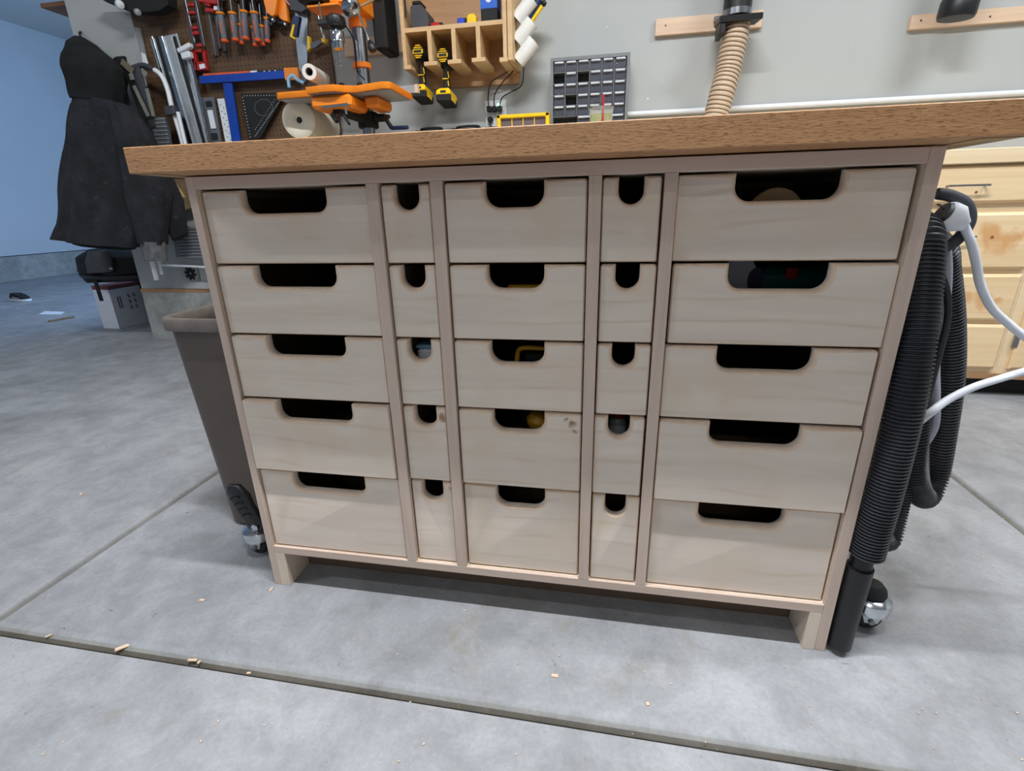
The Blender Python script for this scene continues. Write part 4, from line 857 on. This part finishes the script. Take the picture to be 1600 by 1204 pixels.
# hand saws
def flat(pp, Y, th, m, name, parent):
    W_ = [at(x, y, Y) for x, y in pp]; poly = [(w.x, w.z) for w in W_]
    A = sum(poly[i - 1][0] * poly[i][1] - poly[i][0] * poly[i - 1][1] for i in range(len(poly)))
    if A < 0: poly = poly[::-1]
    return MB().prism(poly, (0, Y + th / 2, 0), (1, 0, 0), (0, 0, 1), (0, -1, 0), [(0, 0), (0, th * .8), (min(.002, th * .2), th)]).build(name, m, parent)
t = thing('hand_saw', 'hand saw blade hanging behind a blue and yellow handle', 'saw', at(470, 125, 2.07))
flat([(460, -8), (481, -8), (480, 118), (478, 128), (470, 127), (463, 72), (462, 40)], 2.07, .003, plain('saw_steel', (142, 150, 162), .35, .5), 'blade', t)
flat([(452, -8), (480, -8), (481, 16), (474, 21), (456, 17)], 2.04, .03, DGREY, 'saw_handle', t)
t = thing('pull_saw', 'blue and yellow handle hanging in front of the saw blade', 'saw', at(460, 60, 2.02))
flat([(461, 24), (470, 27), (465, 58), (454, 56), (458, 32)], 2.01, .022, NAVY, 'blue_grip', t); flat([(458, 38), (461, 39), (457, 56), (463, 60), (461, 62), (453, 57)], 1.995, .01, YEL, 'yellow_edge', t)
t = thing('hacksaw', 'yellow and grey hacksaw hanging at the right of the pegboard', 'saw', at(495, 75, 2.04))
flat([(481, 56), (485, 58), (486, 68), (489, 74), (481, 81)], 2.04, .02, YEL, 'yellow_grip', t); flat([(485, 68), (502, 62), (505, 67), (492, 77), (487, 77)], 2.04, .02, MGREY, 'grey_grip', t); flat([(503, 60), (511, 61), (509, 68), (504, 67)], 2.035, .024, YEL, 'yellow_tip', t)
MB().tube([at(491, -8, 2.05), at(501, 42, 2.04)], .003, 8).build('frame_rod', STEEL, t); MB().tube([at(500, 38, 2.04), at(508, 65, 2.03)], [.004, .007], 8).build('tension_rod', WHITEP, t)
t = thing('pink_cord', 'pinkish cord looped at the top beside the hand saw', 'cord', at(450, 5, 2.04)); MB().tube(smoothp([at(440, -8, 2.04), at(448, 3, 2.03), at(456, 8, 2.03), at(460, -8, 2.04)], 5), .004, 8).build('loop', plain('pink_cord', (206, 140, 140), .6), t)

# hanging thing in the top left corner
t = thing('jigsaw', 'dark power tool with a pale knob at the very top of the pegboard', 'power tool', at(190, 10, 1.99))
flat([(150, -8), (270, -8), (270, 11), (256, 20), (240, 22), (206, 20), (188, 12), (172, 6)], 2.0, .06, BLACKM, 'tool_body', t); MB().lathe(at(187, 7, 1.95), (.8, -.5, -.3), [(.004, -.02), (.018, -.014), (.022, 0), (.018, .014), (.004, .02)], 18).build('pale_knob', WHITEP, t)
MB().lathe(at(215, 19, 1.96), (.8, -.5, -.3), [(.004, -.02), (.015, -.012), (.017, 0), (.014, .012), (.004, .018)], 18).build('lower_knob', GREY, t)
t = thing('clear_sleeve', 'translucent grey plastic sleeve hanging left of the aluminium rails', 'sleeve', at(222, 104, 2.07))
flat([(210, 42), (219, 44), (222, 60), (231, 102), (221, 104), (213, 70)], 2.07, .012, CLEARP, 'sleeve', t); flat([(221, 82), (226, 84), (232, 102), (224, 103)], 2.05, .01, WHITEP, 'clip', t)
# shelf board past the wall end
o = MB().box((-2.912, 2.40, 2.083), (XE - .001, 2.85, 2.106)).build('shelf_board', wood('brown_board', (150, 104, 72), (118, 80, 54), (3, 20, 20), .6), None, None); tag(o, 'brown shelf board jutting past the end of the wall', 'shelf')

# ================================================================ STEP STOOL, JACKET, BAG
t = thing('step_stool', 'folded white-framed step stool hanging behind the jacket', 'step stool', at(250, 437, 1.95))
sp = smoothp([at(205, 107, 1.98), at(222, 102, 1.98), at(236, 106, 1.98), at(252, 118, 1.98), at(262, 140, 1.98), at(268, 165, 1.97), at(276, 190, 1.97), at(286, 226, 1.96), at(303, 300, 1.95), at(330, 420, 1.93)], 6)
MB().tube(sp[14:], .0125, 14).build('rail', WHITEP, t); MB().tube(sp[:15], .0135, 14).build('grip', DGREY, t)
MB().tube([at(278, 175, 1.94), at(290, 226, 1.93), at(318, 345, 1.92)], .010, 12).build('rail', WHITEP, t)
pbar(266, 166, 270, 180, 15, 1.955, .035, DGREY, 'hinge', t, .003)
def tread(x0, y0, x1, y1, wpx, n, Y):
    o = pbar(x0, y0, x1, y1, wpx, Y, .03, MGREY, 'tread', t, .003); g = MB()
    for k in range(n):
        f_ = (k + .5) / n; p = at(x0 + (x1 - x0) * f_, y0 + (y1 - y0) * f_, Y - .016); hw = (at(x0 + wpx / 2, y0, Y) - at(x0, y0, Y)).length; g.bar(p - V((hw * .85, 0, 0)), p + V((hw * .85, 0, 0)), .006, .006, (0, 1, 0), .001)
    g.build('tread_rib', GREY, o)
tread(248, 183, 256, 232, 24, 8, 1.99); tread(293, 354, 300, 404, 46, 10, 1.98)
MB().tube([at(236, 400, 1.95), at(245, 437, 1.95)], .015, 14).build('leg_tube', WHITEP, t); MB().tube([at(247, 400, 1.98), at(253, 428, 1.98)], .012, 14).build('leg_tube', WHITEP, t)
MB().tube([at(250, 414, 1.96), at(300, 416, 1.96), at(345, 419, 1.96)], .007, 10).build('cross_bar', WHITEP, t)
vt = thing('round_vent', 'round white swirl vent cover low on the back wall', 'vent', at(298, 427, 2.09))
c = at(298, 427, 2.085); MB().box(c - V((.052, .0, .048)), c + V((.052, .014, .048)), .006).build('vent_plate', GREY, vt)
vb = MB()
for k in range(8):
    a = k * math.pi / 4; p0 = c + V((.012 * math.cos(a), -.003, .012 * math.sin(a))); p1_ = c + V((.042 * math.cos(a + .6), -.003, .042 * math.sin(a + .6))); vb.bar(p0, p1_, .016, .004, (0, 1, 0))
vb.build('vane', BLACKM, vt)
t = thing('tool_pouch', 'tan leather tool pouch half hidden under the worktop corner', 'pouch', at(270, 330, 2.02))
flat([(262, 280), (304, 280), (312, 322), (288, 330), (280, 322), (275, 300)], 2.05, .04, TAN, 'pouch', t); flat([(264, 282), (272, 284), (288, 308), (284, 316), (274, 312)], 2.02, .02, plain('tan_light', (196, 166, 116), .7), 'flap', t); flat([(238, 280), (250, 282), (262, 308), (252, 318), (242, 312)], 2.02, .03, plain('tan_dark', (150, 116, 84), .7), 'side_pouch', t); flat([(252, 314), (262, 308), (268, 330), (262, 338)], 2.02, .03, TAN, 'side_pouch', t)
o = pbar(254, 275, 272, 350, 9, 1.99, .008, BLACKM, 'strap', t)
def loft(secs, m, name, parent, n=28, wav=.0, seed=1, sm=60):
    """secs: (left px, left py, right px, right py, Y, thickness)"""
    random.seed(seed); R = []; ph1, ph2, ph3 = random.random() * 6, random.random() * 6, random.random() * 6
    S = []
    for a, b in zip(secs, secs[1:]):
        for k in range(5): f_ = k / 5; S.append(tuple(a[i] + (b[i] - a[i]) * f_ for i in range(6)))
    S.append(secs[-1])
    for j, (lx, ly, rx, ry, Y, th) in enumerate(S):
        A, B = at(lx, ly, Y), at(rx, ry, Y); c = (A + B) / 2; hu = (B - A) / 2; ring = []
        for i in range(n):
            a = 2 * math.pi * i / n; w_ = 1 + wav * (.5 * math.sin(a * 5 + ph1 + j * .10) + .35 * math.sin(a * 9 + ph2 - j * .22) + .3 * math.sin(j * .55 + a * 2 + ph3))
            ring.append(c + hu * math.cos(a) * (1 + (w_ - 1) * .3) + V((0, -1, 0)) * (th / 2 * math.sin(a) * w_))
        R.append(ring)
    return MB().rings(R).build(name, m, parent, sm)
t = thing('jacket', 'black hooded work jacket dusty at the cuffs hanging from the wall', 'jacket', at(160, 380, 1.85))
loft([(118, 56, 130, 58, 1.96, .03), (110, 68, 148, 70, 1.94, .13), (107, 88, 172, 92, 1.90, .19), (108, 110, 184, 108, 1.88, .20), (112, 135, 187, 132, 1.88, .19), (117, 155, 186, 160, 1.88, .17)], CLOTH, 'hood', t, 44, .18, 3)
loft([(118, 150, 180, 152, 1.88, .14), (116, 165, 198, 172, 1.88, .19), (110, 200, 215, 208, 1.87, .20), (106, 240, 220, 246, 1.86, .21), (100, 300, 222, 306, 1.84, .22), (96, 340, 222, 350, 1.83, .23), (92, 372, 214, 386, 1.82, .24)], DUSTY, 'body', t, 60, .24, 5)
loft([(106, 366, 212, 384, 1.86, .20), (118, 380, 208, 390, 1.86, .18)], CLOTH, 'lining_hem', t, 28, .06, 6)
loft([(176, 158, 206, 168, 1.82, .12), (186, 200, 232, 210, 1.79, .14), (192, 250, 248, 258, 1.78, .14), (198, 300, 262, 306, 1.77, .14), (208, 345, 262, 348, 1.77, .13), (220, 380, 258, 382, 1.77, .11)], DUSTY, 'sleeve', t, 36, .24, 9)
loft([(221, 376, 257, 378, 1.765, .10), (227, 406, 259, 408, 1.765, .09)], plain('dust_grey_cuff', (92, 92, 94), .95, var=.35, vs=30), 'cuff', t, 22, .04, 4)
loft([(205, 215, 238, 214, 1.90, .12), (236, 270, 262, 268, 1.88, .12), (250, 320, 282, 312, 1.86, .12), (262, 355, 288, 345, 1.85, .10), (272, 376, 290, 366, 1.85, .08)], DUSTY, 'sleeve', t, 24, .15, 12)
MB().tube([at(126, 58, 1.97), at(124, 52, 2.03), at(126, 50, 2.098)], .006, 8).build('hanging_loop', BLACKM, t)
# harness straps between jacket and stool
t = thing('tool_harness', 'black webbing harness with grey straps hanging right of the jacket hood', 'harness', at(215, 200, 1.97))
loft([(178, 92, 196, 88, 1.99, .04), (186, 112, 200, 110, 1.98, .05), (186, 140, 196, 140, 1.98, .05), (190, 165, 202, 165, 1.98, .04), (204, 190, 232, 198, 1.98, .05), (216, 208, 242, 206, 1.98, .04)], CLOTH, 'web', t, 16, .2, 2)
pbar(196, 100, 236, 215, 10, 1.97, .012, BLACKM, 'strap', t); pbar(212, 104, 240, 200, 12, 1.975, .012, DGREY, 'strap', t); pbar(190, 96, 208, 112, 8, 1.96, .008, plain('khaki', (110, 104, 84), .8), 'strap', t)
for p in ((204, 115, 207, 125, 6), (209, 134, 232, 182, 5), (229, 138, 240, 182, 5), (177, 132, 183, 152, 6), (188, 158, 196, 172, 8), (222, 112, 230, 116, 6)): pbar(p[0], p[1], p[2], p[3], p[4], 1.955, .006, plain('grey_webbing', (124, 124, 116), .8) if 'grey_webbing' not in bpy.data.materials else bpy.data.materials['grey_webbing'], 'grey_strap', t)
pbar(208, 184, 222, 206, 10, 1.95, .01, DGREY, 'pocket', t)
# box, bag
b0, b1 = atz(187, 514, 0), atz(233, 503, 0); 
t = thing('carton', 'white carton with a red-brown top edge and small printed symbols on the floor', 'box', (b0 + b1) / 2)
u = (b1 - b0); u.z = 0; wB = u.length; u.normalize(); v = V((-u.y, u.x, 0)); 
if v.y < 0: v = -v
hB = .325; w = V((0, 0, 1))
MB().obox((b0 + b1) / 2 + v * .075 + w * (hB / 2 + .001), u, v, w, (wB / 2, .075, hB / 2), .001).build('carton_body', CARDW, t, None)
MB().obox((b0 + b1) / 2 + v * .075 + w * (hB - .012), u, v, w, (wB / 2 + .001, .0765, .0145), .001).build('top_edge', CARDR, t, None)
sy = MB(); fo = (b0 + b1) / 2 - v * .0012
for r_ in range(3):
    for c_ in range(2):
        p = fo + u * (.015 + .045 * c_) + w * (.235 - .045 * r_); sy.obox(p, u, v, w, (.010, .0005, .003)); sy.obox(p + w * .010, u, v, w, (.007, .0005, .003)); sy.obox(p - w * .010 + u * .004, u, v, w, (.005, .0005, .005))
for k in range(2): sy.obox(fo + u * (-.075 + .02 * k) + w * .195, u, v, w, (.004, .0005, .045))
sy.build('printed_symbols', INK, t, None)['kind'] = 'stuff'
t = thing('backpack', 'black backpack lying on the white carton under the jacket', 'backpack', at(190, 440, 2.25))
loft([(148, 388, 200, 392, 2.30, .22), (134, 400, 232, 400, 2.28, .32), (134, 420, 236, 425, 2.27, .34), (146, 438, 232, 436, 2.27, .30)], BLACKM, 'bag_body', t, 28, .16, 8)
loft([(140, 392, 166, 392, 2.10, .08), (136, 408, 172, 404, 2.09, .10), (138, 426, 176, 424, 2.09, .08)], plain('grey_mesh', (72, 72, 76), .7), 'front_pocket', t, 20, .12, 11)
loft([(130, 426, 238, 428, 2.24, .30), (134, 431, 236, 434, 2.24, .28)], BLACK, 'base_rim', t, 24, .02, 13)
MB().bar(at(148, 436, 2.12), at(159, 470, 2.12), .03, .006, (0, 1, 0)).build('strap', BLACKM, t)
pbar(166, 418.5, 176, 419.5, 2.5, 2.08, .006, ALU, 'buckle', t)
t = thing('black_crate', 'black crate standing behind the white carton', 'crate', (-2.78, 2.75, 0))
cr_ = MB(); cr_.box((-3.05, 2.62, .03), (-2.58, 2.95, .40), .006); cr_.build('crate_body', BLACKM, t); MB().box((-3.06, 2.61, .38), (-2.57, 2.96, .41), .004).build('crate_rim', BLACK, t)
cf = MB()
for x in (-3.03, -2.60):
    for y in (2.64, 2.93): cf.box((x - .01, y - .01, 0), (x + .01, y + .01, .031))
cf.build('crate_foot', BLACKM, t)
# floor bits on the left
c = atz(33, 470, 0); t = thing('sneaker', 'black sneaker with a white sole on the floor at the left', 'shoe', c)
R1 = []; R2 = []; u = V((.985, -.17, 0)).normalized(); v = V((.17, .985, 0)).normalized()
def shoe_out(k, s_=1, z=0, off=0): return [c + u * ((x + off) * s_) + v * (y * s_) + V((0, 0, z)) for x, y in ((-.14, -.025), (-.12, -.036), (-.04, -.034), (.04, -.045), (.10, -.045), (.14, -.025), (.145, 0), (.13, .03), (.08, .048), (0, .035), (-.08, .036), (-.13, .03))]
MB().rings([shoe_out(0, 1, .001), shoe_out(0, 1.03, .006), shoe_out(0, 1.02, .024), shoe_out(0, .98, .027)]).build('sole', WHITEP, t, 50)
MB().rings([shoe_out(0, .97, .0272), [p + V((0, 0, .02)) - u * .004 for p in shoe_out(0, .93, .0272)], [V((p.x, p.y, .027 + .055 - max(0, (p - c).dot(u)) * .36)) for p in shoe_out(0, .80, 0)], [V((p.x, p.y, .075 - max(0, (p - c).dot(u)) * .22)) for p in shoe_out(0, .5, 0, -.05)]]).build('upper', BLACKM, t, 60)
sw_ = MB(); sw_.bar(c - v * .041 + u * -.05 + V((0, 0, .045)), c - v * .043 + u * .07 + V((0, 0, .033)), .003, .006); sw_.build('side_stripe', WHITEP, t)
a_, b_2, c_2, d_2 = atz(60, 491, .002), atz(95, 491, .002), atz(101, 487, .002), atz(70, 486, .002)
def sheet(P, th, m, name): return MB().rings([[V((p.x, p.y, .0008)) for p in P], [V((p.x, p.y, .0008 + th)) for p in P]]).build(name, m, None, None)
tag(sheet([a_, b_2, c_2, d_2], .002, CARDW, 'paper_sheet'), 'sheet of white paper on the floor left of the carton', 'paper')
o = MB().bar(V((*atz(76, 502, .006).xy, .008)), V((*atz(115, 495, .006).xy, .008)), .022, .014, (0, 0, 1), .002).build('wood_offcut', TAN); tag(o, 'thin wood offcut on the floor in front of the paper sheet', 'offcut')
tag(sheet([atz(210, 468, .002), atz(230, 464, .002), atz(240, 486, .002), atz(228, 484, .002)], .003, CARDW, 'paper_sheet'), 'pale sheet on the floor behind the carton', 'paper')
# sawdust chips
random.seed(11); ch = MB()
CH = [(127, 772, 5), (316, 938, 5), (75, 990, 5), (148, 990, 9), (190, 1008, 8), (424, 921, 4), (460, 920, 3), (867, 1056, 5), (388, 1048, 3), (300, 1028, 6), (310, 1031, 4), (1012, 1100, 4)]
for k in range(170):
    CH.append((random.uniform(0, 1600), random.uniform(560, 1190), random.uniform(.6, 1.8)))
for (x, y, s_) in CH:
    p = atz(x, y, 0); 
    if (-.35 < p.x < 1.3 and -.01 < p.y < .65) or p.y > 1.4: continue
    r_ = s_ / 800 * .55; a = random.uniform(0, 3.14); 
    if abs(p.y + .2) < .03: p.z = -.006
    ch.obox(p + V((0, 0, .0012)), V((math.cos(a), math.sin(a), 0)), V((-math.sin(a), math.cos(a), 0)), V((0, 0, 1)), (r_ * random.uniform(1, 2.2), r_ * random.uniform(.5, 1), .001))
o = ch.build('sawdust_chips', SPRUCE, None, None); tag(o, 'scattered pale wood chips and sawdust on the concrete', 'sawdust', kind='stuff')
bpy.context.view_layer.update()
